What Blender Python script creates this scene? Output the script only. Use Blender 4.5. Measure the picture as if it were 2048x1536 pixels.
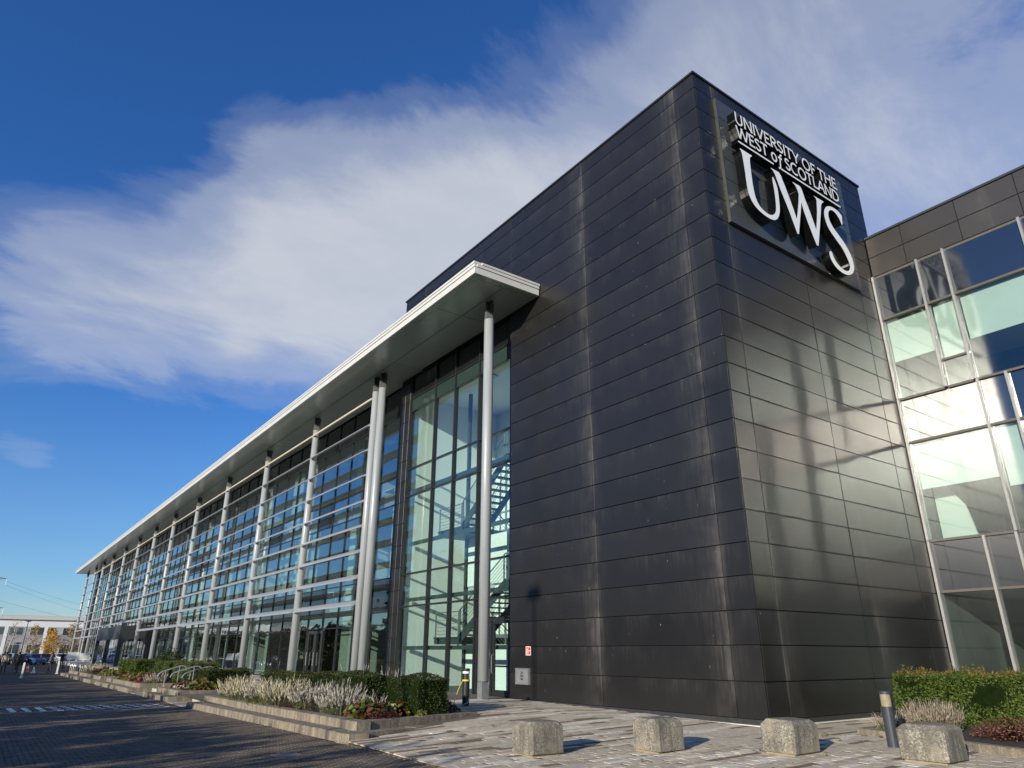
import bpy, bmesh, math, random
from mathutils import Vector, Matrix
import numpy as np
R = math.radians
random.seed(7)
for o in list(bpy.data.objects): bpy.data.objects.remove(o)
SC = bpy.context.scene
COL = SC.collection

# ------------------------------------------------------------------ camera
F_PX, YAW, PITCH, ROLL = 1385.54, 0.94390, 0.37040, 0.003367
CAM = np.array([-15.4193, -10.9943, 1.6])
def cam_axes():
    f = np.array([math.cos(PITCH)*math.cos(YAW), math.cos(PITCH)*math.sin(YAW), math.sin(PITCH)])
    r = np.array([math.sin(YAW), -math.cos(YAW), 0.0]); u = np.cross(r, f)
    c, s = math.cos(ROLL), math.sin(ROLL)
    return c*r+s*u, -s*r+c*u, f
CR, CU, CF = cam_axes()
def pix_dir(px, py):
    return CR*((px-1024)/F_PX) - CU*((py-768)/F_PX) + CF
def at(px, py, axis, val):
    """photo pixel -> world point on the plane coordinate[axis] = val"""
    d = pix_dir(px, py); t = (val-CAM[axis])/d[axis]
    return Vector(CAM+t*d)
cam = bpy.data.cameras.new('camera'); camo = bpy.data.objects.new('camera', cam); COL.objects.link(camo)
cam.sensor_width = 36.0; cam.lens = F_PX/2048*36.0; cam.clip_start = 0.1; cam.clip_end = 6000
camo.matrix_world = Matrix(((CR[0], CU[0], -CF[0], CAM[0]), (CR[1], CU[1], -CF[1], CAM[1]), (CR[2], CU[2], -CF[2], CAM[2]), (0, 0, 0, 1)))
SC.camera = camo

# ------------------------------------------------------------------ light
SUN_AZ, SUN_EL = R(22.2), R(15.2)          # direction the light travels, measured from +X towards +Y
sd = Vector((math.cos(SUN_EL)*math.cos(SUN_AZ), math.cos(SUN_EL)*math.sin(SUN_AZ), -math.sin(SUN_EL)))
sun = bpy.data.lights.new('sun', 'SUN'); sun.energy = 5.0; sun.angle = R(0.5); sun.color = (1.0, 0.91, 0.76)
suno = bpy.data.objects.new('sun', sun); COL.objects.link(suno)
suno.rotation_euler = sd.to_track_quat('-Z', 'Y').to_euler(); suno.location = (-60, -30, 40)
SC.view_settings.view_transform = 'Standard'; SC.view_settings.look = 'None'
SC.view_settings.exposure = 0.35; SC.view_settings.gamma = 1.0; SC.view_settings.use_curve_mapping = False
cy = SC.cycles
SC.render.engine = 'CYCLES'
cy.use_denoising = True
cy.max_bounces = 9; cy.transparent_max_bounces = 24; cy.glossy_bounces = 6; cy.diffuse_bounces = 3
cy.caustics_reflective = True; cy.blur_glossy = 0.6; cy.sample_clamp_indirect = 50.0

# ------------------------------------------------------------------ node helpers
class NT:
    def __init__(s, tree): s.t = tree; s.n = tree.nodes; s.l = tree.links
    def add(s, typ, props=None, ins=None):
        n = s.n.new(typ)
        for k, v in (props or {}).items(): setattr(n, k, v)
        for k, v in (ins or {}).items(): s.set(n.inputs[k], v)
        return n
    def set(s, sock, v):
        if isinstance(v, bpy.types.NodeSocket): s.l.new(v, sock)
        elif isinstance(v, bpy.types.Node): s.l.new(v.outputs[0], sock)
        else: sock.default_value = v
    def math(s, op, a, b=None, c=None, clamp=False):
        n = s.n.new('ShaderNodeMath'); n.operation = op; n.use_clamp = clamp
        for i, v in enumerate((a, b, c)):
            if v is not None: s.set(n.inputs[i], v)
        return n.outputs[0]
    def vmath(s, op, a, b=None):
        n = s.n.new('ShaderNodeVectorMath'); n.operation = op
        s.set(n.inputs[0], a)
        if b is not None: s.set(n.inputs[1], b)
        return n
    def ramp(s, fac, stops, interp='LINEAR'):
        n = s.n.new('ShaderNodeValToRGB'); n.color_ramp.interpolation = interp
        e = n.color_ramp.elements
        while len(e) > 1: e.remove(e[-1])
        for i, (p, c) in enumerate(stops):
            x = e[0] if i == 0 else e.new(p)
            x.position = p; x.color = (c, c, c, 1) if isinstance(c, (int, float)) else (*c, 1)
        s.set(n.inputs[0], fac); return n.outputs[0]
    def mix(s, fac, a, b, mode='MIX'):
        n = s.n.new('ShaderNodeMix'); n.data_type = 'RGBA'; n.blend_type = mode
        s.set(n.inputs[0], fac)
        for i, v in ((6, a), (7, b)):
            if isinstance(v, tuple): v = (*v[:3], 1)
            s.set(n.inputs[i], v)
        return n.outputs[2]
    def noise(s, vec, scale, detail=4, rough=.55, dist=0.0, out=0):
        n = s.add('ShaderNodeTexNoise', None, {'Scale': scale, 'Detail': detail, 'Roughness': rough, 'Distortion': dist})
        if vec is not None: s.set(n.inputs['Vector'], vec)
        return n.outputs[out]
MATS = {}
def new_mat(name):
    m = bpy.data.materials.new(name); m.use_nodes = True
    nt = NT(m.node_tree); nt.n.clear()
    out = nt.add('ShaderNodeOutputMaterial'); MATS[name] = m
    return m, nt, out
def pos_of(nt): return nt.add('ShaderNodeNewGeometry').outputs['Position']
def mat(name, col, rough=.5, metal=0., spec=.5, nscale=6., namt=.25, bump=0., bscale=40., rvar=0., stretch=None, rnd=0.):
    """principled with procedural colour noise, optional bump and per-object variation"""
    m, nt, out = new_mat(name)
    v = nt.add('ShaderNodeTexCoord').outputs['Object'] if stretch is None else nt.vmath('MULTIPLY', pos_of(nt), stretch).outputs[0]
    f = nt.noise(v, nscale, 5, .6)
    dark = tuple(c*(1-namt) for c in col); lite = tuple(min(1, c*(1+namt)) for c in col)
    c = nt.ramp(f, [(.3, dark), (.7, lite)])
    if rnd:
        oi = nt.add('ShaderNodeObjectInfo').outputs['Random']
        k = nt.math('MULTIPLY_ADD', oi, 2*rnd, 1-rnd)
        c = nt.mix(1.0, c, nt.add('ShaderNodeCombineColor', None, {0: k, 1: k, 2: k}).outputs[0], 'MULTIPLY')
    p = nt.add('ShaderNodeBsdfPrincipled', None, {'Base Color': c, 'Roughness': rough, 'Metallic': metal, 'Specular IOR Level': spec})
    if rvar: nt.set(p.inputs['Roughness'], nt.math('MULTIPLY_ADD', f, rvar, rough-rvar/2))
    if bump:
        b = nt.add('ShaderNodeBump', None, {'Strength': bump, 'Distance': .02, 'Height': nt.noise(v, bscale, 4, .65)})
        nt.set(p.inputs['Normal'], b)
    nt.set(out.inputs[0], p); return m

# ------------------------------------------------------------------ world
W = bpy.data.worlds.new('World'); SC.world = W; W.use_nodes = True
wt = NT(W.node_tree); wt.n.clear()
wout = wt.add('ShaderNodeOutputWorld'); bg = wt.add('ShaderNodeBackground'); wt.set(wout.inputs[0], bg)
sky = wt.add('ShaderNodeTexSky')
sky.sky_type = 'NISHITA'; sky.sun_disc = False; sky.sun_elevation = SUN_EL
sky.sun_rotation = math.atan2(-sd.x, -sd.y) % (2*math.pi)
sky.altitude = 50; sky.air_density = 1.0; sky.dust_density = 0.15; sky.ozone_density = 2.6
wd = wt.vmath('NORMALIZE', wt.add('ShaderNodeTexCoord').outputs['Generated']).outputs[0]
sx = wt.add('ShaderNodeSeparateXYZ', None, {0: wd})
zc = wt.math('ADD', wt.math('MAXIMUM', sx.outputs[2], 0.0), 0.22)
uv = wt.add('ShaderNodeCombineXYZ', None, {0: wt.math('DIVIDE', sx.outputs[0], zc), 1: wt.math('DIVIDE', sx.outputs[1], zc), 2: 0.0}).outputs[0]
rot = wt.add('ShaderNodeMapping', None, {'Vector': uv, 'Rotation': (0, 0, -YAW+R(90)), 'Scale': (1.0, 1.6, 1)}).outputs[0]
n1 = wt.noise(rot, 2.1, 11, .62, .45)
n2 = wt.noise(rot, 0.55, 3, .5, .2)
# where banks of thin cloud lie (directions), thinning out between them
bias = None
for px, py, k, a in [(60, 520, 70, .15), (300, 500, 60, .20), (560, 560, 50, .26), (830, 580, 45, .28), (140, 640, 120, .14), (430, 650, 120, .12), (700, 660, 160, .10), (640, 300, 120, .10), (880, 380, 90, .13), (1000, 330, 90, .08), (1130, 430, 60, .12), (560, 330, 90, .09), (960, 420, 80, .08), (1350, 180, 70, .07), (1300, 330, 40, .08), (1700, 230, 14, .19), (1000, 130, 60, -.13), (720, 170, 90, -.10), (350, 400, 160, -.08), (1950, 300, 16, .10), (1500, 60, 30, .04),
                     (860, 40, 160, .10), (80, 915, 2500, .16), (225, 915, 6000, .10), (480, 245, 400, .08), (480, 700, 1500, .10), (10, 890, 1500, .14), (60, 1240, 1500, .16), (140, 1235, 2500, .14),
                     (250, 150, 16, -.16), (520, 120, 40, -.10), (300, 330, 120, -.10), (220, 860, 60, -.16), (560, 800, 90, -.14), (1100, 30, 80, -.06)]:
    d = Vector(pix_dir(px, py)).normalized()
    t = wt.math('MULTIPLY', wt.math('EXPONENT', wt.math('MULTIPLY', wt.math('SUBTRACT', wt.vmath('DOT_PRODUCT', wd, tuple(d)).outputs['Value'], 1.0), float(k))), float(a))
    bias = t if bias is None else wt.math('ADD', bias, t)
dens = wt.math('ADD', wt.math('MULTIPLY_ADD', n1, .62, wt.math('MULTIPLY', n2, .16)), bias)
mask = wt.ramp(dens, [(.41, 0.0), (.50, .12), (.62, .42), (.86, .84)], 'EASE')
lowf = wt.ramp(sx.outputs[2], [(0.0, 0.0), (.10, .25), (.42, 1.0)], 'EASE')
skyc = wt.mix(1.0, sky.outputs[0], wt.mix(lowf, (1.15, 1.52, 2.05), (0.60, 1.34, 2.40)), 'MULTIPLY')
cloud = wt.mix(wt.noise(rot, 3.0, 5, .6), (7.0, 7.6, 8.7), (10.8, 10.9, 11.0))
wt.set(bg.inputs['Color'], wt.mix(mask, skyc, cloud)); bg.inputs['Strength'].default_value = 0.056

# ------------------------------------------------------------------ mesh helpers
class MB:
    def __init__(s): s.v = []; s.f = []; s.m = []
    def quad(s, a, b, c, d, mi=0):
        n = len(s.v); s.v += [tuple(a), tuple(b), tuple(c), tuple(d)]; s.f.append((n, n+1, n+2, n+3)); s.m.append(mi); return s
    def box(s, x0, x1, y0, y1, z0, z1, M=None, mi=0, bottom=True):
        if x0 > x1: x0, x1 = x1, x0
        if y0 > y1: y0, y1 = y1, y0
        if z0 > z1: z0, z1 = z1, z0
        n = len(s.v)
        P = [(x0, y0, z0), (x1, y0, z0), (x1, y1, z0), (x0, y1, z0), (x0, y0, z1), (x1, y0, z1), (x1, y1, z1), (x0, y1, z1)]
        if M is not None: P = [tuple(M @ Vector(p)) for p in P]
        s.v += P
        F = [(4, 5, 6, 7), (0, 1, 5, 4), (1, 2, 6, 5), (2, 3, 7, 6), (3, 0, 4, 7)] + ([(3, 2, 1, 0)] if bottom else [])
        for f in F: s.f.append(tuple(n+i for i in f)); s.m.append(mi)
        return s
    def ring_loft(s, rings, cap=True, mi=0):
        n = len(s.v); k = len(rings[0])
        for r in rings: s.v += [tuple(p) for p in r]
        for i in range(len(rings)-1):
            for j in range(k):
                a = n+i*k+j; b = n+i*k+(j+1) % k
                s.f.append((a, b, b+k, a+k)); s.m.append(mi)
        if cap:
            s.f.append(tuple(n+j for j in reversed(range(k)))); s.m.append(mi)
            s.f.append(tuple(n+(len(rings)-1)*k+j for j in range(k))); s.m.append(mi)
        return s
    def tube(s, pts, r, k=8, mi=0):
        pts = [Vector(p) for p in pts]; rs = r if isinstance(r, (list, tuple)) else [r]*len(pts)
        rings = []
        up0 = None
        for i, p in enumerate(pts):
            d = (pts[min(i+1, len(pts)-1)]-pts[max(i-1, 0)]).normalized()
            if up0 is None: up0 = Vector((0, 0, 1)) if abs(d.z) < .9 else Vector((1, 0, 0))
            a = d.cross(up0)
            if a.length < 1e-4: a = d.cross(Vector((0, 1, 0)))
            a.normalize(); b = d.cross(a); up0 = -b if abs(d.dot(b)) < .9 else up0
            rings.append([p+(a*math.cos(2*math.pi*j/k)+b*math.sin(2*math.pi*j/k))*rs[i] for j in range(k)])
        return s.ring_loft(rings, True, mi)
    def lathe(s, prof, c=(0, 0, 0), k=20, mi=0):
        return s.ring_loft([[(c[0]+r*math.cos(2*math.pi*j/k), c[1]+r*math.sin(2*math.pi*j/k), c[2]+z) for j in range(k)] for r, z in prof], True, mi)
    def prism(s, poly, fn, d0, d1, mi_front=0, mi_side=0):
        """poly in 2-D, fn(u, v, d) -> 3-D; extruded between d0 (front) and d1"""
        n = len(s.v); k = len(poly)
        s.v += [tuple(fn(u, v, d0)) for u, v in poly]+[tuple(fn(u, v, d1)) for u, v in poly]
        s.f.append(tuple(range(n, n+k))); s.m.append(mi_front)
        s.f.append(tuple(n+k+i for i in reversed(range(k)))); s.m.append(mi_side)
        for i in range(k):
            j = (i+1) % k; s.f.append((n+i, n+k+i, n+k+j, n+j)); s.m.append(mi_side)
        return s
    def mesh(s, name, mats, smooth=False, tri=False, fixn=False):
        me = bpy.data.meshes.new(name); me.from_pydata(s.v, [], s.f)
        for m in (mats if isinstance(mats, (list, tuple)) else [mats]): me.materials.append(MATS[m] if isinstance(m, str) else m)
        if any(s.m): me.polygons.foreach_set('material_index', s.m)
        if tri or fixn:
            bm = bmesh.new(); bm.from_mesh(me)
            if tri: bmesh.ops.triangulate(bm, faces=[f for f in bm.faces if len(f.verts) > 4], ngon_method='EAR_CLIP')
            if fixn: bmesh.ops.recalc_face_normals(bm, faces=bm.faces)
            bm.to_mesh(me); bm.free()
        if smooth: me.polygons.foreach_set('use_smooth', [True]*len(me.polygons))
        me.update(); return me
    def build(s, name, mats, parent=None, smooth=False, tri=False, fixn=False, **tags):
        return link(name, s.mesh(name, mats, smooth, tri, fixn), parent, **tags)
def link(name, data, parent=None, loc=None, rot=None, label=None, cat=None, group=None, kind=None, mw=None):
    o = bpy.data.objects.new(name, data); COL.objects.link(o)
    if parent is not None: o.parent = parent
    if mw is not None: o.matrix_basis = mw
    else:
        if loc is not None: o.location = loc
        if rot is not None: o.rotation_euler = rot
    for k, v in (('label', label), ('category', cat), ('group', group), ('kind', kind)):
        if v: o[k] = v
    return o
def thing(name, label, cat, loc=(0, 0, 0), rz=0., group=None):
    return link(name, None, None, loc, (0, 0, rz), label, cat, group)
def copy_tree(o, parent=None):
    c = o.copy(); COL.objects.link(c); c.parent = parent
    for ch in list(o.children): copy_tree(ch, c)
    return c
BOXC = {}
def box_part(name, x0, x1, y0, y1, z0, z1, m, parent, bev=0., kind=None):
    """a box piece; pieces of one size share one mesh; placed by its centre"""
    key = (name, m, round(x1-x0, 3), round(y1-y0, 3), round(z1-z0, 3), bev)
    if key not in BOXC:
        a, b, c = (x1-x0)/2, (y1-y0)/2, (z1-z0)/2
        me = MB().box(-a, a, -b, b, -c, c).mesh(name, m)
        if bev:
            bm = bmesh.new(); bm.from_mesh(me)
            bmesh.ops.bevel(bm, geom=list(bm.edges), offset=bev, segments=1, affect='EDGES'); bm.to_mesh(me); bm.free()
        BOXC[key] = me
    return link(name, BOXC[key], parent, ((x0+x1)/2, (y0+y1)/2, (z0+z1)/2), kind=kind)

# ------------------------------------------------------------------ materials
def panel_material(name, base, streak):
    m, nt, out = new_mat(name)
    P = pos_of(nt); s = nt.add('ShaderNodeSeparateXYZ', None, {0: P})
    x, y, z = s.outputs; h = nt.math('ADD', x, y)
    fine = nt.noise(nt.add('ShaderNodeCombineXYZ', None, {0: nt.math('MULTIPLY', h, 16.), 1: nt.math('MULTIPLY', z, .45), 2: 3.}).outputs[0], 1.0, 6, .7)
    broad = nt.noise(nt.add('ShaderNodeCombineXYZ', None, {0: nt.math('MULTIPLY', h, 1.1), 1: nt.math('MULTIPLY', z, .8), 2: 9.}).outputs[0], 1.0, 4, .6)
    row = nt.math('MULTIPLY', nt.math('FLOOR', nt.math('DIVIDE', nt.math('SUBTRACT', z, .14), .83)), 7.31)
    fine = nt.noise(nt.add('ShaderNodeCombineXYZ', None, {0: nt.math('MULTIPLY', h, 13.), 1: nt.math('MULTIPLY', z, .6), 2: row}).outputs[0], 1.0, 6, .72)
    jm = None
    for h0 in (5.65, .87):
        dd = nt.math('SUBTRACT', h, h0)
        left = nt.math('MULTIPLY', nt.math('GREATER_THAN', dd, 0.), nt.math('EXPONENT', nt.math('MULTIPLY', nt.math('MAXIMUM', dd, 0.), -2.6)))
        right = nt.math('MULTIPLY', nt.math('LESS_THAN', dd, 0.), nt.math('EXPONENT', nt.math('MULTIPLY', nt.math('MINIMUM', dd, 0.), 7.)))
        g = nt.math('MULTIPLY_ADD', right, .5, left)
        jm = g if jm is None else nt.math('ADD', jm, g)
    fz = nt.math('FRACT', nt.math('DIVIDE', nt.math('SUBTRACT', z, .14), .83))
    drip = nt.math('POWER', fz, 2.2)
    fs = nt.ramp(fine, [(.38, 0.), (.80, 1.)])
    fs2 = nt.ramp(fine, [(.30, 0.), (.58, 1.)])
    a = nt.math('MULTIPLY', nt.math('MULTIPLY', jm, fs2), nt.ramp(nt.noise(nt.add('ShaderNodeCombineXYZ', None, {0: h, 1: z, 2: 5.}).outputs[0], .9, 3, .6), [(.32, .08), (.68, .85)]))
    b = nt.math('MULTIPLY', nt.math('MULTIPLY', drip, fs), nt.ramp(broad, [(.42, .0), (.74, .50)]))
    dirt = nt.math('MULTIPLY', nt.math('ADD', a, b, clamp=True), streak)
    spots = nt.ramp(nt.noise(nt.vmath('MULTIPLY', P, (9., 9., 5.)).outputs[0], 1.0, 2, .5), [(.745, 0.), (.76, .55)])
    rnd = nt.add('ShaderNodeObjectInfo').outputs['Random']
    c0 = nt.mix(rnd, tuple(c*.82 for c in base), tuple(c*1.18 for c in base))
    c1 = nt.mix(nt.math('MULTIPLY', dirt, .55), c0, (.20, .185, .165))
    c2 = nt.mix(nt.math('MULTIPLY', spots, .5*streak), c1, (.42, .42, .40))
    bump = nt.add('ShaderNodeBump', None, {'Strength': .035, 'Distance': .05, 'Height': nt.noise(P, 1.1, 2, .5)})
    p = nt.add('ShaderNodeBsdfPrincipled', None, {'Base Color': c2, 'Roughness': nt.math('MULTIPLY_ADD', dirt, .2, nt.math('MULTIPLY_ADD', broad, .10, .33)), 'Specular IOR Level': .58, 'Normal': bump})
    nt.set(out.inputs[0], p); return m
panel_material('panel_dark', (.0118, .0108, .0100), .9)
panel_material('panel_wing', (.029, .026, .023), .35)
def glass_material(name, tint, f0, haze=0., haze_rough=.15, wav=.010):
    """thin float glass: tinted see-through plus a mirror-like reflection that grows towards grazing"""
    m, nt, out = new_mat(name)
    lw = nt.add('ShaderNodeLayerWeight', None, {'Blend': .5}).outputs['Facing']
    fac = nt.math('MULTIPLY_ADD', nt.math('POWER', lw, 4.2), 1-f0, f0, clamp=True)
    oi = nt.add('ShaderNodeObjectInfo').outputs['Random']
    pv = nt.vmath('ADD', pos_of(nt), nt.add('ShaderNodeCombineXYZ', None, {0: nt.math('MULTIPLY', oi, 40.)}).outputs[0]).outputs[0]
    b = nt.add('ShaderNodeBump', None, {'Strength': 1.0, 'Distance': wav, 'Height': nt.noise(pv, .8, 1, .4)})
    gl = nt.add('ShaderNodeBsdfGlossy', None, {'Roughness': 0.0, 'Color': (.95, .98, 1, 1), 'Normal': b})
    if haze:
        g2 = nt.add('ShaderNodeBsdfGlossy', None, {'Roughness': haze_rough, 'Color': (.95, .98, 1, 1), 'Normal': b})
        gl = nt.add('ShaderNodeMixShader', None, {0: haze, 1: gl, 2: g2})
    tr = nt.add('ShaderNodeBsdfTransparent', None, {'Color': (*tint, 1)})
    nt.set(out.inputs[0], nt.add('ShaderNodeMixShader', None, {0: fac, 1: tr, 2: gl})); return m
glass_material('glass_stair', (.885, .965, .945), .07)
glass_material('glass_wing', (.90, .965, .94), .058, 1.0, .070, .002)
glass_material('glass_main', (.86, .95, .92), .25, wav=.006)
def spandrel_material(name, col, f0=.12, haze=0.):
    m, nt, out = new_mat(name)
    lw = nt.add('ShaderNodeLayerWeight', None, {'Blend': .5}).outputs['Facing']
    fac = nt.math('MULTIPLY_ADD', nt.math('POWER', lw, 4.2), 1-f0, f0, clamp=True)
    nz = nt.noise(pos_of(nt), .7, 2, .4)
    b = nt.add('ShaderNodeBump', None, {'Strength': 1.0, 'Distance': .002 if haze else .010, 'Height': nz})
    gl = nt.add('ShaderNodeBsdfGlossy', None, {'Roughness': 0.0, 'Normal': b})
    if haze:
        gl = nt.add('ShaderNodeMixShader', None, {0: haze, 1: gl, 2: nt.add('ShaderNodeBsdfGlossy', None, {'Roughness': .070, 'Normal': b})})
    df = nt.add('ShaderNodeBsdfDiffuse', None, {'Color': nt.mix(nz, tuple(c*.8 for c in col), tuple(c*1.2 for c in col))})
    nt.set(out.inputs[0], nt.add('ShaderNodeMixShader', None, {0: fac, 1: df, 2: gl})); return m
spandrel_material('spandrel_dark', (.010, .012, .013))
spandrel_material('spandrel_wing', (.014, .019, .027), .165, 1.0)
spandrel_material('spandrel_green', (.025, .045, .04))
mat('coping', (.022, .025, .032), .4, namt=.15)
mat('joint_black', (.006, .006, .007), .8, namt=.1)
mat('skirting', (.03, .031, .034), .45, namt=.2)
mat('fascia_white', (.55, .55, .515), .38, namt=.06, nscale=1.5, rnd=.03)
mat('soffit', (.27, .30, .27), .22, spec=.6, namt=.05, nscale=.6, rnd=.05)
mat('column_grey', (.29, .31, .32), .34, namt=.13, nscale=1., rvar=.15, stretch=(7., 7., .5))
mat('foot_shaded', (.15, .16, .17), .4, namt=.12)  # column grey made darker, the foot's shading put into its colour
mat('column_steel', (.05, .055, .06), .45, namt=.2)
mat('bare_steel', (.36, .36, .34), .35, metal=.6, namt=.2)
mat('louvre_silver', (.38, .39, .41), .32, metal=.25, namt=.05, nscale=1.)
mat('rail_cream', (.62, .56, .43), .5, namt=.1)
mat('mullion_dark', (.016, .017, .018), .4, namt=.2)
mat('mullion_silver', (.30, .295, .285), .35, metal=.35, namt=.08)
mat('transom_bronze', (.085, .078, .068), .42, namt=.15)
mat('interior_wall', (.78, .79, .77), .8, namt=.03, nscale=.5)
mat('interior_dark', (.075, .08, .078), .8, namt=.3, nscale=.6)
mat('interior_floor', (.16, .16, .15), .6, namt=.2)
mat('ceiling_tile', (.30, .31, .30), .85, namt=.06)
mat('light_panel', (.85, .80, .62), .6, namt=.05)
mat('blind', (.40, .43, .41), .8, namt=.04, nscale=1.2)
mat('curtain', (.46, .52, .46), .85, namt=.15, nscale=5., rnd=.25)
mat('stair_steel', (.045, .06, .058), .45, namt=.2)
mat('rail_steel', (.30, .33, .32), .35, metal=.5, namt=.1)
mat('letter_white', (.80, .81, .79), .35, namt=.03)
mat('letter_side', (.004, .004, .004), .16, namt=.2)
mat('sign_backing', (.058, .064, .066), .34, spec=.6, namt=.08)
mat('sign_edge', (.06, .063, .056), .4, metal=.3, namt=.15)
mat('riser_box', (.24, .24, .25), .4, metal=.3, namt=.1)
mat('red_plastic', (.55, .03, .025), .4, namt=.08)
mat('white_plastic', (.78, .78, .75), .45, namt=.05)
mat('black_paint', (.012, .012, .014), .4, namt=.2)
mat('bollard_grey', (.038, .043, .055), .38, namt=.15)
mat('lens', (.27, .24, .15), .25, namt=.2, nscale=12.)
mat('tape_yellow', (.70, .52, .04), .5, namt=.1)
mat('wood_plinth', (.26, .21, .13), .8, namt=.25)
mat('soil', (.035, .025, .018), .95, namt=.5, nscale=18., bump=.8)
mat('white_strip', (.62, .58, .50), .8, namt=.15, nscale=12., bump=.3)
mat('steel_bright', (.62, .63, .62), .25, metal=.8, namt=.06)
def aggregate(name, dark, mid, lite, scale=55.):
    m, nt, out = new_mat(name)
    P = nt.add('ShaderNodeTexCoord').outputs['Object']
    oi = nt.add('ShaderNodeObjectInfo').outputs['Random']
    P2 = nt.vmath('ADD', P, nt.add('ShaderNodeCombineXYZ', None, {0: nt.math('MULTIPLY', oi, 31.), 1: nt.math('MULTIPLY', oi, 17.)}).outputs[0]).outputs[0]
    vor = nt.add('ShaderNodeTexVoronoi', None, {'Vector': P2, 'Scale': scale})
    grain = nt.ramp(vor.outputs['Color'], [(.2, dark), (.5, mid), (.85, lite)])
    st = nt.noise(nt.vmath('MULTIPLY', P2, (5., 5., .7)).outputs[0], 1.6, 5, .65)
    blot = nt.noise(P2, 2.2, 4, .6)
    c = nt.mix(nt.ramp(st, [(.34, .0), (.58, .80)]), grain, tuple(x*.40 for x in mid))
    c = nt.mix(nt.ramp(blot, [(.48, 0.), (.72, .55)]), c, (lite[0]*.9, lite[1]*.85, lite[2]*.72))
    b = nt.add('ShaderNodeBump', None, {'Strength': .55, 'Distance': .008, 'Height': vor.outputs['Distance']})
    nt.set(out.inputs[0], nt.add('ShaderNodeBsdfPrincipled', None, {'Base Color': c, 'Roughness': .85, 'Normal': b})); return m
aggregate('block_concrete', (.10, .092, .072), (.225, .207, .165), (.41, .38, .31), 62.)
aggregate('kerb_granite', (.15, .128, .096), (.27, .23, .175), (.38, .33, .25), 60.)
PAVE = [(0., (.17, .155, .13)), (.16, (.27, .25, .215)), (.34, (.33, .31, .275)), (.50, (.23, .215, .185)), (.62, (.44, .425, .39)), (.80, (.36, .34, .30)), (.90, (.13, .105, .08)), (1.0, (.105, .085, .065))]
ROADC = [(0., (.100, .082, .064)), (.3, (.135, .110, .084)), (.6, (.115, .095, .074)), (.85, (.165, .132, .098)), (1., (.085, .072, .058))]
def paver_mat(name, stops, island, rough=.8):
    m, nt, out = new_mat(name)
    r = nt.add('ShaderNodeNewGeometry').outputs['Random Per Island'] if island else nt.add('ShaderNodeObjectInfo').outputs['Random']
    P = pos_of(nt)
    c = nt.ramp(r, stops, 'CONSTANT')
    g = nt.noise(P, 60., 4, .7); w = nt.noise(P, 1.1, 4, .6)
    k = nt.math('MULTIPLY_ADD', g, .5, nt.math('MULTIPLY_ADD', w, .5, .5))
    c = nt.mix(1.0, c, nt.add('ShaderNodeCombineColor', None, {0: k, 1: k, 2: k}).outputs[0], 'MULTIPLY')
    b = nt.add('ShaderNodeBump', None, {'Strength': .35, 'Distance': .006, 'Height': g})
    nt.set(out.inputs[0], nt.add('ShaderNodeBsdfPrincipled', None, {'Base Color': c, 'Roughness': rough, 'Normal': b, 'Specular IOR Level': .25})); return m
paver_mat('paver_single', PAVE, False); paver_mat('paver_many', PAVE, True)
paver_mat('brick_single', ROADC, False); paver_mat('brick_many', ROADC, True)
mat('joint_sand', (.10, .088, .07), .95, namt=.3, nscale=20.)
mat('road_joint', (.018, .016, .014), .95, namt=.3, nscale=20.)
mat('road_paint', (.88, .88, .86), .7, namt=.2, nscale=25.)
mat('road_paint_worn', (.30, .28, .24), .8, namt=.25, nscale=25.)
mat('terrace_paving', (.40, .36, .28), .85, namt=.2, nscale=3., bump=.2)
mat('grass_ground', (.035, .05, .018), .95, spec=0., namt=.4, nscale=.3)
def far_road():
    m, nt, out = new_mat('road_far'); P = pos_of(nt)
    br = nt.add('ShaderNodeTexBrick', {'offset': .5}, {'Vector': P, 'Color1': (.12, .10, .078, 1), 'Color2': (.145, .12, .092, 1), 'Mortar': (.02, .018, .016, 1), 'Scale': 1.0, 'Mortar Size': .006, 'Brick Width': .2, 'Row Height': .1})
    c = nt.mix(nt.math('MULTIPLY', nt.noise(P, .5, 4, .6), .5), br.outputs[0], (.04, .036, .034))
    nt.set(out.inputs[0], nt.add('ShaderNodeBsdfPrincipled', None, {'Base Color': c, 'Roughness': .9, 'Specular IOR Level': .15}))
far_road()
def leaf_mat(name, stops, trans=.25, rough=.55):
    m, nt, out = new_mat(name)
    r = nt.add('ShaderNodeNewGeometry').outputs['Random Per Island']
    c = nt.ramp(r, stops)
    c = nt.mix(nt.noise(pos_of(nt), 3., 3, .6), c, nt.mix(1., c, (.62, .62, .62), 'MULTIPLY'))
    p = nt.add('ShaderNodeBsdfPrincipled', None, {'Base Color': c, 'Roughness': rough, 'Specular IOR Level': .3})
    t = nt.add('ShaderNodeBsdfTranslucent', None, {'Color': c})
    nt.set(out.inputs[0], nt.add('ShaderNodeMixShader', None, {0: trans, 1: p, 2: t})); return m
leaf_mat('leaf_yew', [(0., (.016, .030, .008)), (.5, (.035, .060, .014)), (1., (.065, .090, .020))])
leaf_mat('leaf_yew_tip', [(0., (.10, .10, .02)), (.6, (.20, .16, .035)), (1., (.26, .17, .04))])
leaf_mat('leaf_hedge_bright', [(0., (.035, .065, .011)), (.5, (.08, .13, .02)), (1., (.14, .18, .035))])
leaf_mat('stalk_silver', [(0., (.28, .25, .22)), (.5, (.46, .42, .36)), (1., (.62, .58, .48))], .15)
leaf_mat('stalk_lav', [(0., (.22, .17, .13)), (.5, (.36, .29, .22)), (1., (.46, .40, .30))], .15)
leaf_mat('stalk_pale', [(0., (.38, .34, .20)), (.5, (.58, .52, .33)), (1., (.68, .62, .46))], .15)
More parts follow.
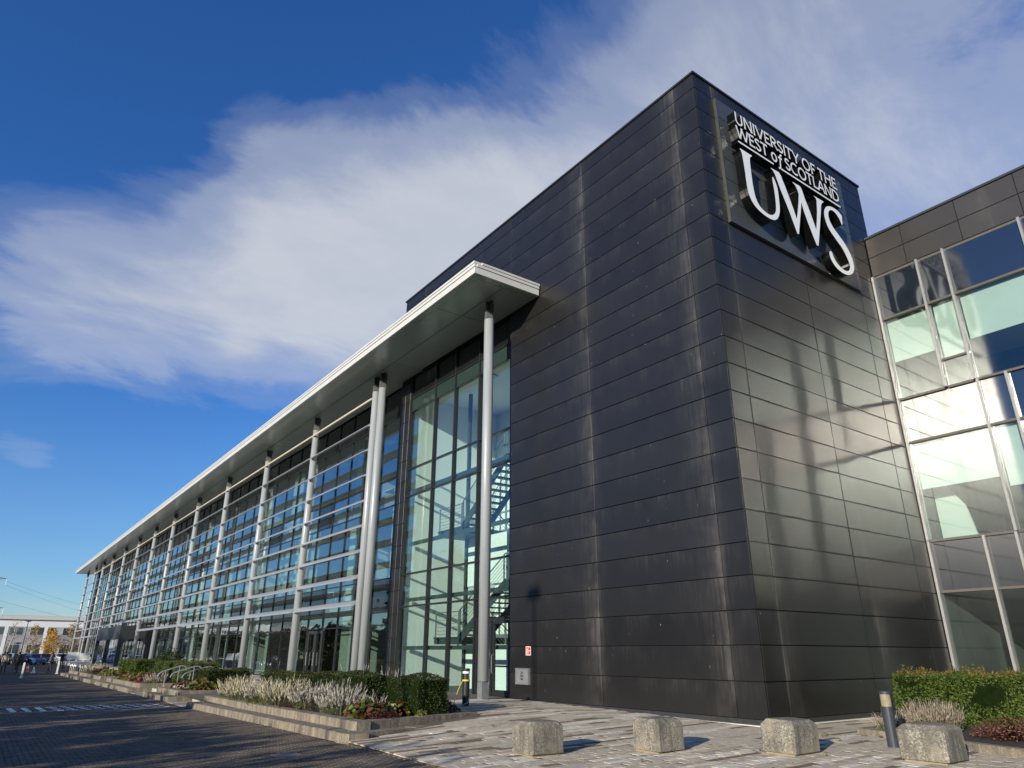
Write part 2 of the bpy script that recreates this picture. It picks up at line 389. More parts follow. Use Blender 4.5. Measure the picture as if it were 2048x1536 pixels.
leaf_mat('stalk_green', [(0., (.09, .11, .05)), (.5, (.17, .19, .09)), (1., (.27, .27, .15))], .2)
leaf_mat('leaf_bergenia', [(0., (.10, .17, .025)), (.45, (.17, .21, .03)), (.6, (.16, .05, .025)), (.8, (.22, .055, .03)), (1., (.10, .03, .03))], .25, .35)
leaf_mat('leaf_red', [(0., (.09, .015, .015)), (.5, (.20, .03, .04)), (.8, (.12, .06, .02)), (1., (.08, .09, .02))], .25)
leaf_mat('leaf_darkred', [(0., (.045, .012, .012)), (.6, (.09, .022, .018)), (1., (.13, .05, .03))], .2)
leaf_mat('heather', [(0., (.11, .045, .025)), (.5, (.19, .085, .045)), (.8, (.26, .14, .10)), (1., (.20, .17, .05))], .2)
leaf_mat('leaf_lime', [(0., (.12, .16, .02)), (.6, (.22, .24, .04)), (1., (.30, .28, .06))], .3)
leaf_mat('leaf_tree', [(0., (.025, .038, .012)), (.5, (.055, .065, .018)), (1., (.10, .085, .025))], .3)
leaf_mat('leaf_autumn', [(0., (.10, .05, .015)), (.5, (.17, .09, .02)), (1., (.13, .12, .03))], .3)
leaf_mat('leaf_yellow', [(0., (.55, .28, .02)), (.5, (.75, .42, .03)), (1., (.85, .55, .07))], .3)
leaf_mat('leaf_birch', [(0., (.34, .20, .05)), (.6, (.48, .30, .09)), (1., (.58, .40, .16))], .3)
mat('bark', (.07, .055, .042), .9, namt=.4, nscale=9., bump=.6)
mat('bark_pale', (.34, .32, .29), .85, namt=.35, nscale=12.)

# ------------------------------------------------------------------ setting: ground, road, plaza
def zp(x, y):
    """height of the paved forecourt"""
    ss = lambda a, b, v: (lambda t: t*t*(3-2*t))(max(0., min(1., (v-a)/(b-a))))
    z = .012*max(y, 0)+.0225*min(x, 0)+.135*ss(1., 6., y)*ss(-8.3, -4.6, x)*(1-.9*ss(-2.5, 0., x))
    return max(-.196, min(.165, z))
def slope(x, y): return ((zp(x+.1, y)-zp(x-.1, y))/.2, (zp(x, y+.1)-zp(x, y-.1))/.2)
ROAD_Z, KX = -.2, -8.62
MB().quad((-2500, -2500, -.36), (2500, -2500, -.36), (2500, 2500, -.36), (-2500, 2500, -.36)).build('ground', 'grass_ground', kind='structure')
road = MB().quad((-44, -60, -.214), (-8.4, -60, -.214), (-8.4, 60, -.214), (-44, 60, -.214)).quad((-44, 60, -.214), (40, 60, -.214), (60, 320, -.214), (-44, 320, -.214)).build('road', 'road_far', kind='structure')
MB().quad((-17.2, -2., -.2122), (-8.5, -2., -.2122), (-8.5, 27., -.2122), (-17.2, 27., -.2122)).build('joint_bed', 'road_joint', road)

plaza = None
def grid_sheet(x0, x1, y0, y1, nx, ny, zf):
    b = MB(); 
    for i in range(nx):
        for j in range(ny):
            xa, xb = x0+(x1-x0)*i/nx, x0+(x1-x0)*(i+1)/nx; ya, yb = y0+(y1-y0)*j/ny, y0+(y1-y0)*(j+1)/ny
            b.quad((xa, ya, zf(xa, ya)), (xb, ya, zf(xb, ya)), (xb, yb, zf(xb, yb)), (xa, yb, zf(xa, yb)))
    return b
plaza = grid_sheet(-8.6, 10.0, -30., 20.4, 93, 202, lambda x, y: zp(x, y)-.0028).build('plaza', 'joint_sand', kind='structure')
terrace = MB().box(-4.4, .4, 20.4, 150, -.3, .148).build('terrace', 'terrace_paving', kind='structure')
MB().box(-8.66, -8.56, -30, 4.2, -.3, -.2005).build('edging', 'kerb_granite', plaza)

def in_view(p, m=60):
    d = np.array(p)-CAM; f = d@CF
    if f < .5: return False
    x, y = 1024+F_PX*(d@CR)/f, 768-F_PX*(d@CU)/f
    return -m < x < 2048+m and -m < y < 1536+m
def dist(p): return float(np.linalg.norm(np.array(p)-CAM))
# paving laid in courses along X, random lengths
BED1 = [(-8.58, 4.30), (-4.3, 5.30), (-4.3, 30), (-9.3, 30)]
def inside(poly, x, y):
    c = False; n = len(poly)
    for i in range(n):
        (x1, y1), (x2, y2) = poly[i], poly[i-1]
        if (y1 > y) != (y2 > y) and x < (x2-x1)*(y-y1)/(y2-y1)+x1: c = not c
    return c
rng = random.Random(3)
slabs = []
row = 0; y = -9.0
while y < 10.3:
    w = .165; x = -8.58+rng.uniform(-.5, 0)
    run = 0
    while x < 9.:
        L = rng.choice((.33, .45, .45, .6))
        if run <= 0:
            tone = rng.random(); run = rng.choice((1, 2, 2, 3, 4)); 
        run -= 1
        a, b_ = max(x, -8.58), min(x+L, 9.)
        cx_, cy_ = (a+b_)/2, y+w/2
        if b_-a > .06 and not inside(BED1, cx_, cy_) and not (cx_ > .0 and cy_ > -.12) and not (cx_ > -.3 and cy_ < -1.9-(.4-min(cx_, .4))*0 and cx_ > .42-.36*(-1.92-cy_)) :
            slabs.append((a, b_, y, y+w, tone))
        x += L
    y += w
vis = sorted([s for s in slabs if in_view(((s[0]+s[1])/2, (s[2]+s[3])/2, zp((s[0]+s[1])/2, (s[2]+s[3])/2)), 10)], key=lambda s: dist(((s[0]+s[1])/2, (s[2]+s[3])/2, 0))/math.sqrt(s[1]-s[0]))
single = set(id(s) for s in vis[:300])
def tone_stops():
    return PAVE
# tones are carried by four materials so that runs of one colour stay together
TONES = [('paver_buff', (.50, .43, .315)), ('paver_grey', (.455, .40, .31)), ('paver_light', (.66, .60, .48)), ('paver_mid', (.40, .34, .25)), ('paver_brown', (.185, .135, .082))]
for nm, c in TONES: mat(nm, c, .85, namt=.22, nscale=9., bump=.3, bscale=70., stretch=(1., 1., 1.), rnd=.07)
def tone_of(t): return 0 if t < .34 else 1 if t < .60 else 2 if t < .80 else 3 if t < .885 else 4
GAP = .0025
many = [MB() for _ in TONES]
PM = {}
for s in slabs:
    x0, x1, y0, y1, t = s; x0 += GAP; x1 -= GAP; y0 += GAP; y1 -= GAP; k = tone_of(t)
    mx, my = (x0+x1)/2, (y0+y1)/2
    if id(s) in single:
        key = (round(x1-x0, 3), k)
        if key not in PM:
            a, b_ = (x1-x0)/2, (y1-y0)/2
            me = MB().ring_loft([[(-a, -b_, -.03), (a, -b_, -.03), (a, b_, -.03), (-a, b_, -.03)], [(-a, -b_, -.0008), (a, -b_, -.0008), (a, b_, -.0008), (-a, b_, -.0008)], [(-a+.003, -b_+.003, 0), (a-.003, -b_+.003, 0), (a-.003, b_-.003, 0), (-a+.003, b_-.003, 0)]]).mesh('paver', TONES[k][0])
            PM[key] = me
        gx, gy = slope(mx, my); dz = random.uniform(-.0005, .0004)
        M = Matrix(((1, 0, 0, mx), (0, 1, 0, my), (gx, gy, 1, zp(mx, my)+dz), (0, 0, 0, 1)))
        link('paver', PM[key], plaza, mw=M)
    else:
        dz = random.uniform(-.0005, .0004)
        z = [zp(*q)+dz for q in ((x0, y0), (x1, y0), (x1, y1), (x0, y1))]
        b_ = many[k]; n = len(b_.v)
        b_.v += [(x0, y0, z[0]), (x1, y0, z[1]), (x1, y1, z[2]), (x0, y1, z[3]), (x0, y0, z[0]-.03), (x1, y0, z[1]-.03), (x1, y1, z[2]-.03), (x0, y1, z[3]-.03)]
        for f in ((0, 1, 2, 3), (0, 4, 5, 1), (1, 5, 6, 2), (2, 6, 7, 3), (3, 7, 4, 0)): b_.f.append(tuple(n+i for i in f)); b_.m.append(0)
for (nm, _), b_ in zip(TONES, many): b_.build('paving', nm, plaza, kind='stuff')

# road bricks, stretcher bond, wide dark joints
bricks = []
j = 0; y = -1.9
while y < 26.8:
    x = -17.0+(.1 if j % 2 else 0)
    while x < KX-.05:
        edge = -8.62-.042*max(0, y-4.3)*.4 if y > 4.3 else -8.62
        if x+.2 < edge+.02: bricks.append((x, y))
        x += .205
    y += .105; j += 1
bv = sorted([b for b in bricks if in_view((b[0], b[1], ROAD_Z), 0)], key=lambda b: dist((b[0], b[1], ROAD_Z)))
bs = set(bv[:300])
bm_single = MB().ring_loft([[(-.094, -.0465, -.02), (.094, -.0465, -.02), (.094, .0465, -.02), (-.094, .0465, -.02)], [(-.094, -.0465, -.005), (.094, -.0465, -.005), (.094, .0465, -.005), (-.094, .0465, -.005)], [(-.089, -.0415, 0), (.089, -.0415, 0), (.089, .0415, 0), (-.089, .0415, 0)]]).mesh('brick', 'brick_single')
mb = MB()
for (x, y) in bricks:
    cx_, cy_ = x+.1, y+.05; dz = random.uniform(-.002, .002)
    if (x, y) in bs: link('brick', bm_single, road, (cx_, cy_, ROAD_Z+dz)); continue
    n = len(mb.v); a, b_ = .094, .0465
    z = ROAD_Z+dz
    mb.v += [(cx_-a, cy_-b_, z-.012), (cx_+a, cy_-b_, z-.012), (cx_+a, cy_+b_, z-.012), (cx_-a, cy_+b_, z-.012), (cx_-a+.005, cy_-b_+.005, z), (cx_+a-.005, cy_-b_+.005, z), (cx_+a-.005, cy_+b_-.005, z), (cx_-a+.005, cy_+b_-.005, z)]
    for f in ((4, 5, 6, 7), (0, 1, 5, 4), (1, 2, 6, 5), (2, 3, 7, 6), (3, 0, 4, 7)): mb.f.append(tuple(n+i for i in f)); mb.m.append(0)
mb.build('brick_paving', 'brick_many', road, kind='stuff')
# painted marks: a row of stepped white dashes and worn single ones
for i in range(12):
    x = -14.02+i*.402; b_ = MB()
    nk, ln = (4, .40) if i < 3 else (6, .20)
    for k in range(nk):
        xx = x+k*.02+((.055 if k % 2 else -.055) if i > 2 else 0); yy = 19.85-k*2.05/nk
        b_.box(xx-.085, xx+.085, yy-ln, yy, -.1985, -.1955)
    b_.build('painted_mark', 'road_paint', road)
for (cx_, cy_, w, l, m_) in ((-10.22, 3.36, .50, .36, 'road_paint_worn'), (-10.7, 25.3, .42, .25, 'road_paint_worn'), (-10.85, 10.2, .40, .16, 'road_paint_worn'), (-11.2, 36., .4, .5, 'road_paint_worn')):
    MB().box(cx_-w/2, cx_+w/2, cy_-l/2, cy_+l/2, -.1985, -.1955).build('painted_mark', m_, road)

# ------------------------------------------------------------------ the university building
B = thing('university_building', 'long dark-clad and glazed university building with columns, louvres and a tall corner tower', 'building')
Z0, DZ = .14, .83
ZR = [Z0+DZ*k for k in range(24)]           # joint levels .14 ... 19.23
TOP = 19.87
GP = .012
# --- corner tower
tower = MB().box(.05, 10.3, .05, 10.36, -.2, TOP-.1).box(.05, 10.3, 10.36, 20.28, 15.0, TOP-.1).build('tower_wall', 'joint_black', B)
def panels_x(parent, X, ys, rows, m='panel_dark', t=.04, face=-1):
    for (z0, z1) in rows:
        for (y0, y1) in ys:
            box_part('panel', X, X+t, y0+GP, y1-GP, z0+GP, z1-GP, m, parent, .004)
def panels_y(parent, Y, xs, rows, m='panel_dark', t=.04):
    for (z0, z1) in rows:
        for (x0, x1) in xs:
            box_part('panel', x0+GP, x1-GP, Y, Y+t, z0+GP, z1-GP, m, parent, .004)
rows = [(ZR[k], ZR[k+1]) for k in range(23)]
panels_x(tower, 0., [(0.0, .87), (.87, 5.65), (5.65, 10.38)], rows+[(ZR[23], TOP-.06)])
panels_x(tower, 0., [(10.38, 18.1), (18.1, 20.32)], [r for r in rows if r[0] > 15.4]+[(ZR[23], TOP-.06)])
panels_y(tower, 0., [(.045, .9), (.9, 5.0), (5.0, 8.75), (8.75, 10.36)], rows+[(ZR[23], TOP-.06)])
MB().box(-.045, 10.42, -.045, 20.4, TOP-.055, TOP+.02).build('coping', 'coping', tower)
MB().box(.012, .045, .03, 10.36, -.19, Z0-.006).box(.05, 9.86, .014, .045, -.19, Z0-.006).build('skirting', 'skirting', tower)
MB().box(-.09, .01, -.06, 4.6, -.19, .02).box(.011, 4.6, -.075, .01, -.19, .02).build('base_strip', 'white_strip', tower)

# --- stair hall: glass wall between the tower cladding and a slim clad pier
SY0, SY1 = 10.42, 19.22
MUL = [SY0+.04, 12.84, 14.87, 16.7, SY1-.03]
TRZ = [.17, 3.56, 5.0, 8.68, 10.04, 13.06, 13.78]
stair = MB().box(.16, .30, SY0, SY1, 13.80, 15.0).box(.16, .28, SY0, SY1, .05, .17).build('stair_window', 'mullion_dark', B)
for yy in MUL: box_part('mullion', .05, .24, yy-.045, yy+.045, .17, 15.0, 'mullion_dark', stair)
for i in range(4):
    a, b_ = MUL[i]+.047, MUL[i+1]-.047
    for k, z in enumerate(TRZ[1:]): box_part('transom', .08, .22, a, b_, z-.035, z+.035, 'mullion_dark', stair)
    for k in range(6):
        if i == 0 and k == 0: continue
        z0, z1 = TRZ[k]+.037, TRZ[k+1]-.037
        box_part('pane', .13, .146, a, b_, z0, z1, 'spandrel_green' if k == 5 else 'glass_stair', stair)
    box_part('pane', .13, .146, a, b_, 13.82, 14.98, 'spandrel_dark', stair)
# entrance doors in the right bay
for (a, b_, nm) in ((10.52, 11.62, 'door'), (11.68, 12.78, 'door')):
    d = MB().box(.10, .17, a, a+.12, .17, 2.74).box(.10, .17, b_-.12, b_, .17, 2.74).box(.10, .17, a+.12, b_-.12, .17, .36).box(.10, .17, a+.12, b_-.12, 2.62, 2.74).box(.11, .16, a+.12, b_-.12, 1.12, 1.18).build('door', 'mullion_dark', stair)
    MB().box(.13, .142, a+.121, b_-.121, .362, 2.618).build('door_pane', 'glass_stair', d)
    h = b_-.06 if a < 11 else a+.06
    MB().tube([(.09, h, .9), (.03, h, .95), (.03, h, 1.5), (.09, h, 1.55)], .016, 6).build('door_handle', 'steel_bright', d)
box_part('transom', .08, .22, MUL[0]+.047, MUL[1]-.047, 2.75, 2.84, 'mullion_dark', stair)
box_part('pane', .13, .146, MUL[0]+.047, MUL[1]-.047, 2.842, 3.52, 'glass_stair', stair)
# pier of dark panels beside the glass, then return
pier = MB().box(.06, .34, 19.24, 20.3, -.2, 15.0).build('clad_pier', 'joint_black', B)
zz = .14
while zz < 14.6:
    box_part('panel', .02, .06, 19.25, 19.74, zz+GP, zz+1.038-GP, 'panel_dark', pier, .004)
    box_part('panel', .02, .06, 19.76, 20.29, zz+GP, zz+1.038-GP, 'panel_dark', pier, .004); zz += 1.038
# interior of the stair hall
hall = MB().box(.35, 5.5, 10.37, 10.41, .1, 14.0).box(.35, 5.5, 19.3, 19.36, .1, 14.0).box(5.5, 5.56, 10.37, 19.36, .1, 14.0).build('stair_hall', 'interior_wall', B)
MB().box(.25, 5.5, 10.42, 19.3, -.1, .16).build('hall_floor', 'interior_floor', hall)
MB().box(.3, 5.5, 10.42, 19.3, 14.0, 14.1).build('hall_ceiling', 'interior_wall', hall)
MB().box(1.5, 2.1, 14.3, 14.9, 13.93, 13.99).build('ceiling_diffuser', 'rail_steel', hall)
stc = MB().box(2.25, 2.40, 12.3, 12.45, .16, 13.9).box(2.25, 2.40, 17.0, 17.15, .16, 13.9).build('staircase', 'stair_steel', B)
def flight(y0, z0, y1, z1, xa, xb, n):
    s = MB()
    for xx in (xa, xb):
        s.prism([(y0, z0-.34), (y0, z0+.04), (y1, z1+.04), (y1, z1-.34)], lambda u, v, d: (d, u, v), xx-.03, xx+.03)
    s.build('stringer', 'stair_steel', stc, fixn=True)
    for i in range(n):
        t = (i+.5)/n; yy = y0+(y1-y0)*t; z = z0+(z1-z0)*t
        box_part('tread', xa+.03, xb-.03, yy-.15, yy+.15, z-.045, z, 'stair_steel', stc)
    r = MB()
    for xx in (xa, xb):
        for hgt, rr in ((.25, .009), (.40, .009), (.55, .009), (.70, .009), (.85, .009), (1.02, .026)):
            r.tube([(xx, y0, z0+hgt), (xx, y1, z1+hgt)], rr, 5)
        for t in (.03, .35, .67, .97):
            yy, z = y0+(y1-y0)*t, z0+(z1-z0)*t; r.box(xx-.02, xx+.02, yy-.03, yy+.03, z, z+1.02)
    r.build('handrail', 'rail_steel', stc)
def landing(y0, y1, z, xa, xb, rails=True):
    MB().box(xa, xb, y0, y1, z-.28, z-.06).box(xa-.04, xb+.04, y0-.02, y1+.02, z-.06, z).build('landing', 'stair_steel', stc)
    r = MB()
    for hgt, rr in ((.12, .009), (.25, .009), (.40, .009), (.55, .009), (.70, .009), (.85, .009), (1.02, .026)): r.tube([(xa+.03, y0, z+hgt), (xa+.03, y1, z+hgt)], rr, 5)
    n = max(2, int((y1-y0)/1.1)+1)
    for i in range(n):
        yy = y0+.05+(y1-y0-.1)*i/(n-1); r.box(xa+.01, xa+.05, yy-.03, yy+.03, z, z+1.02)
    r.build('handrail', 'rail_steel', stc)
LV = [.16, 4.30, 9.40]
for k in range(2):
    zm = (LV[k]+LV[k+1])/2
    flight(12.0, LV[k], 15.4, zm, 2.6, 3.8, 12)       # back flight, up to the half landing
    landing(15.4, 17.4, zm, .95, 3.85)
    flight(15.4, zm, 12.0, LV[k+1], .95, 2.2, 12)     # front flight, on to the floor
    landing(10.45, 12.0, LV[k+1], .95, 5.4)
    b_ = MB()
    for z in (LV[k+1]-.35, zm-.35): b_.box(.34, .46, SY0+.1, SY1-.1, z-.16, z)
    b_.build('wind_beam', 'stair_steel', stc)
    MB().box(2.3, 2.34, 12.6, 16.9, LV[k]+(0 if k == 0 else .1), zm-.3).build('spine_wall', 'interior_wall', stc)
for (yy, z0, z1) in ((13.6, 5.2, 8.4), (13.6, 10.2, 12.6)): MB().tube([(3.9, yy, z0), (3.9, yy, z1)], .06, 8).build('pale_tube', 'light_panel', hall)  # thin upright tubes in pale yellow, one above the other in the hall

# --- columns, canopy, louvres
CX = -1.33
COLY = [10.05, 19.72, 20.46, 28.76, 37.9, 47.95, 57.97, 68.0, 77.9, 88.3, 98.8, 109.7, 119.7, 129.3, 140.4]
def zt(y): return zp(CX, y) if y < 20.4 else .148
shaft = None
for i, yy in enumerate(COLY):
    zb = zt(yy); foot = .55 if i == 0 else .12
    c = MB().lathe([(.195, zb+foot), (.195, 14.20), (.17, 14.21)], (CX, yy, 0), 24).build('column', 'column_grey', B)
    c.data.polygons.foreach_set('use_smooth', [abs(p.normal.z) < .5 for p in c.data.polygons])
    MB().prism([(-.19, 14.2), (.19, 14.2), (.10, 14.58), (-.17, 14.62)], lambda u, v, d: (CX+u, yy+d, v), -.05, -.02).prism([(-.19, 14.2), (.19, 14.2), (.10, 14.58), (-.17, 14.62)], lambda u, v, d: (CX+u, yy+d, v), .02, .05).build('column_cap', 'bare_steel', c, fixn=True)
    MB().prism([(-.11, 14.2), (.15, 14.2), (.22, 15.0), (-.18, 15.0)], lambda u, v, d: (CX+u, yy+d, v), -.018, .018).prism([(-.13, 14.5), (.13, 14.5), (.24, 15.0), (-.24, 15.0)], lambda u, v, d: (CX+d, yy+u, v), -.02, .02).build('column_bracket', 'column_steel', c, fixn=True)
    if i == 0:
        MB().ring_loft([[(CX+a*.13, yy+b_*.13, zb-.02) for a, b_ in ((-1, -1), (1, -1), (1, 1), (-1, 1))], [(CX+a*.145, yy+b_*.145, zb+.3) for a, b_ in ((-1, -1), (1, -1), (1, 1), (-1, 1))], [(CX+a*.135, yy+b_*.135, zb+foot) for a, b_ in ((-1, -1), (1, -1), (1, 1), (-1, 1))]]).build('column_foot', 'foot_shaded', c)
    else: MB().lathe([(.26, zb-.02), (.26, zb+.03), (.20, zb+.04), (.20, zb+.12)], (CX, yy, 0), 16).build('column_foot', 'column_grey', c)
CY0, CY1, CXo = 8.39, 143.2, -3.13
canopy = MB().box(CXo+.10, -.02, CY0+.10, 20.42, 15.07, 15.50).box(CXo+.10, 18., 20.42, CY1-.1, 15.07, 15.50).build('roof_canopy', 'joint_black', B)
def fascia(y0, y1):
    n = max(1, round((y1-y0)/4.8))
    for i in range(n):
        a, b_ = y0+(y1-y0)*i/n, y0+(y1-y0)*(i+1)/n
        box_part('fascia_panel', CXo, CXo+.09, a+.003, b_-.003, 15.02, 15.28, 'fascia_white', canopy, .003)
        box_part('fascia_trim', CXo-.025, CXo+.09, a+.003, b_-.003, 15.30, 15.42, 'fascia_white', canopy, .003)
        box_part('fascia_coping', CXo-.045, CXo+.3, a+.001, b_-.001, 15.435, 15.53, 'fascia_white', canopy, .003)
fascia(CY0, CY1)
for (a, b_) in ((CXo+.09, -2.3), (-2.3, -.05)):
    box_part('fascia_panel', a+.003, b_-.003, CY0, CY0+.09, 15.02, 15.28, 'fascia_white', canopy, .003)
box_part('fascia_trim', CXo+.092, -.05, CY0-.025, CY0+.09, 15.30, 15.42, 'fascia_white', canopy, .003)
box_part('fascia_coping', CXo+.30, -.03, CY0-.045, CY0+.3, 15.435, 15.53, 'fascia_white', canopy, .003)
MB().box(CXo, 18., CY1-.09, CY1, 15.02, 15.50).build('fascia_end', 'fascia_white', canopy)
# soffit in panels: edge strip then two rows
jy = [CY0+.33, 11.76]+[18.08+9.1*k for k in range(0, 14)]; jy = [v for v in jy if v < CY1-3]+[CY1-.1]
for i in range(len(jy)-1):
    a, b_ = jy[i], jy[i+1]
    box_part('soffit_panel', CXo+.33, -1.61, a+.012, b_-.012, 15.02, 15.06, 'soffit', canopy)
    box_part('soffit_panel', -1.585, -.03 if b_ < 20.4 else .33, a+.012, b_-.012, 15.02, 15.06, 'soffit', canopy)
for i in range(28):
    a, b_ = CY0+(CY1-CY0)*i/28, CY0+(CY1-CY0)*(i+1)/28
    box_part('soffit_edge', CXo+.093, CXo+.318, a+.003+(.093 if i == 0 else 0), b_-.003, 15.015, 15.055, 'soffit', canopy)
box_part('soffit_edge', CXo+.322, -.03, CY0+.093, CY0+.318, 15.015, 15.055, 'soffit', canopy)
MB().box(1.5, 14, 24, 142, 15.5, 15.62).build('roof_deck', 'coping', canopy)
MB().box(1.2, 6., 118.5, 141., 15.63, 18.4).build('plant_screen', 'panel_dark', canopy)

LZ = [12.49, 11.18, 9.88, 8.58, 7.36, 6.15, 4.95, 3.76]
def aerofoil(chord, th, n=12):
    return [(chord/2*math.cos(2*math.pi*i/n), th/2*math.sin(2*math.pi*i/n)) for i in range(n)]
AF = aerofoil(.50, .10); TI = R(33)
LM = {}
for i in range(2, len(COLY)-1):
    a, b_ = COLY[i]+.17, COLY[i+1]-.17
    for z in LZ:
        if z < 4. and 78 < (a+b_)/2 < 97: continue
        L = round(b_-a, 2)
        if L not in LM:
            LM[L] = MB().prism([(u*math.cos(TI)-v*math.sin(TI), u*math.sin(TI)+v*math.cos(TI)) for u, v in AF], lambda u, v, d: (u, d, v), -L/2, L/2).mesh('louvre', 'louvre_silver', smooth=False, fixn=True)
        lo = link('louvre', LM[L], B, (CX-.10, (a+b_)/2, z))
    MB().tube([(CX-.2, a-.1, 13.82), (CX-.2, b_+.1, 13.82)], .055, 8).build('top_rail', 'rail_cream', B)
EB = MB().box(-.05, .05, -.02, .02, -.05, .05).mesh('louvre_bracket', 'bare_steel')

# --- main glazed facade behind the columns
FX, FY0, FY1 = .38, 20.32, 139.2
main = MB().box(FX+.09, FX+.25, FY0, FY1, 14.96, 15.06).box(FX+.09, FX+.3, FY0, FY1, -.2, .17).box(.34, FX+.25, 20.29, 20.33, .0, 15.0).build('main_facade', 'mullion_dark', B)
FZ = [.20, 2.84, 3.58, 5.02, 8.62, 10.08, 13.36, 14.94]
rngf = random.Random(11)
my = [FY0+.05]
for i in range(2, len(COLY)-1):
    n = 4
    for k in range(n):
        v = COLY[i]+(COLY[i+1]-COLY[i])*(k+.15)/n
        if v > my[-1]+.6 and v < FY1: my.append(v)
my.append(FY1)
NEAR = 30
far_g, far_s, far_m = MB(), MB(), MB()
darkbay = set()
for i in range(2, len(COLY)-1):
    if rngf.random() < .25 or i in (3,): darkbay.add(i)
for i, yy in enumerate(my):
    if i <= NEAR: box_part('mullion', FX-.05, FX+.12, yy-.03, yy+.03, .17, 14.96, 'mullion_dark', main)
    else: far_m.box(FX-.05, FX+.12, yy-.03, yy+.03, .17, 14.96)
npane = 0
for i in range(len(my)-1):
    a, b_ = my[i]+.032, my[i+1]-.032; mid = (a+b_)/2
    bay = sum(1 for c in COLY if c < mid)-1
    for k in range(7):
        z0, z1 = FZ[k]+.025, FZ[k+1]-.025
        solid = k == 6 or (bay in darkbay and k in (2,)) or (bay == 3 and k in (0, 1) and rngf.random() < .5) or (k in (2, 4) and rngf.random() < .15) or rngf.random() < .05
        if i < NEAR:
            box_part('pane', FX, FX+.014, a, b_, z0, z1, 'spandrel_dark' if solid else 'glass_main', main)
        else: (far_s if solid else far_g).box(FX, FX+.014, a, b_, z0, z1)
    for k in range(1, 7):
        if i < NEAR: box_part('transom', FX-.03, FX+.1, a, b_, FZ[k]-.025, FZ[k]+.025, 'mullion_dark', main)
        else: far_m.box(FX-.03, FX+.1, a, b_, FZ[k]-.025, FZ[k]+.025)
far_g.build('far_pane', 'glass_main', main, kind='stuff'); far_s.build('far_spandrel', 'spandrel_dark', main, kind='stuff'); far_m.build('far_frame', 'mullion_dark', main, kind='stuff')
# rooms behind: slabs, back wall, partitions, blinds and curtains
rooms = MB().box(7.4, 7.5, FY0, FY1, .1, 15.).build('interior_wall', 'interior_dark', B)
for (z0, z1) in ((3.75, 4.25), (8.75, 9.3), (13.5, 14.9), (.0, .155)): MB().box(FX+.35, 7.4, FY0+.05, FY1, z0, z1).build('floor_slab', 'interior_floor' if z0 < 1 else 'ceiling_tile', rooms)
for i in range(2, len(COLY)-1, 1):
    yy = COLY[i]+rngf.uniform(.5, 4.)
    MB().box(2.2, 7.39, yy, yy+.1, .16, 13.49).build('partition', 'interior_wall' if i % 2 else 'interior_dark', rooms)
CM = {}
for i in range(len(my)-1):
    a, b_ = my[i]+.05, my[i+1]-.05
    for (z0, z1, pr) in ((.18, 3.7, .40), (4.3, 8.7, .55), (9.35, 13.45, .55)):
        if rngf.random() > pr: continue
        w = rngf.choice((.28, .4, .6, .9))*(b_-a); s = rngf.uniform(a, b_-w)
        x = rngf.choice((FX+.45, FX+.5, FX+1.1))
        box_part('curtain', x, x+.04, round(s, 2), round(s, 2)+round(w, 1), z0, z1, 'curtain', rooms)
dk = MB().box(-.4, .4, -.7, .7, .70, .74).box(-.36, -.32, -.66, -.62, 0, .70).box(-.36, -.32, .62, .66, 0, .70).box(.32, .36, -.66, -.62, 0, .70).box(.32, .36, .62, .66, 0, .70).mesh('desk', 'interior_wall')
mo = MB().box(-.02, .02, -.27, .27, .86, 1.2).box(-.02, .02, -.04, .04, .74, .86).box(-.1, .1, -.12, .12, .742, .755).mesh('monitor', 'black_paint')
for k in range(16):
    yk, zk = 21.6+k*2.3+rngf.uniform(-.4, .4), (4.25, 9.3)[k % 2]
    d = link('desk', dk, rooms, (1.75, yk, zk)); link('monitor', mo, d, (.1, rngf.uniform(-.3, .3), 0))
for k in range(14):
    for zk in (3.74, 8.74, 13.49): box_part('ceiling_light', 2.0, 2.6, 22.+k*3.4, 23.2+k*3.4, zk-.04, zk-.005, 'light_panel', rooms)
# end wall cladding at the far end, vestibule
endw = MB().box(.3, 18, FY1, CY1-1.5, -.2, 15.0).build('end_wall', 'joint_black', B)
for k in range(17):
    box_part('panel', .26, .30, FY1+.02, CY1-1.52, .16+k*.87+GP, .16+(k+1)*.87-GP, 'panel_dark', endw)
VY0, VY1, VX = 78.5, 96.7, -2.95
vest = MB().box(VX, FX-.06, VY0, VY1, 2.9, 4.25).box(VX, VX+.35, VY0, VY0+.35, .15, 2.9).box(VX, VX+.35, VY1-.35, VY1, .15, 2.9).box(VX, VX+.3, (VY0+VY1)/2-.2, (VY0+VY1)/2+.2, .15, 2.9).box(-.2, FX-.06, VY0, VY0+.3, .15, 2.9)
vest.prism([(VX+.35, 2.9), (VX+.95, 2.9), (VX+.35, 2.3)], lambda u, v, d: (u, d, v), VY0+.02, VY0+.3).prism([(-.2, 2.9), (-.2, 2.3), (-.8, 2.9)], lambda u, v, d: (u, d, v), VY0+.02, VY0+.3)
ves = vest.build('entrance_vestibule', 'skirting', B, fixn=True)
for (a, b_) in ((VY0+.4, (VY0+VY1)/2-.25), ((VY0+VY1)/2+.25, VY1-.4)): MB().box(VX+.2, VX+.215, a, b_, .2, 2.88).build('vestibule_pane', 'glass_main', ves)
MB().box(VX+1.4, VX+1.44, VY0+.15, VY0+.19, .15, 1.8).box(VX+2.6, VX+2.64, VY0+.15, VY0+.19, .15, 1.8).box(VX+1.44, VX+2.6, VY0+.16, VY0+.18, 1.2, 1.26).build('vestibule_gate', 'white_plastic', ves)
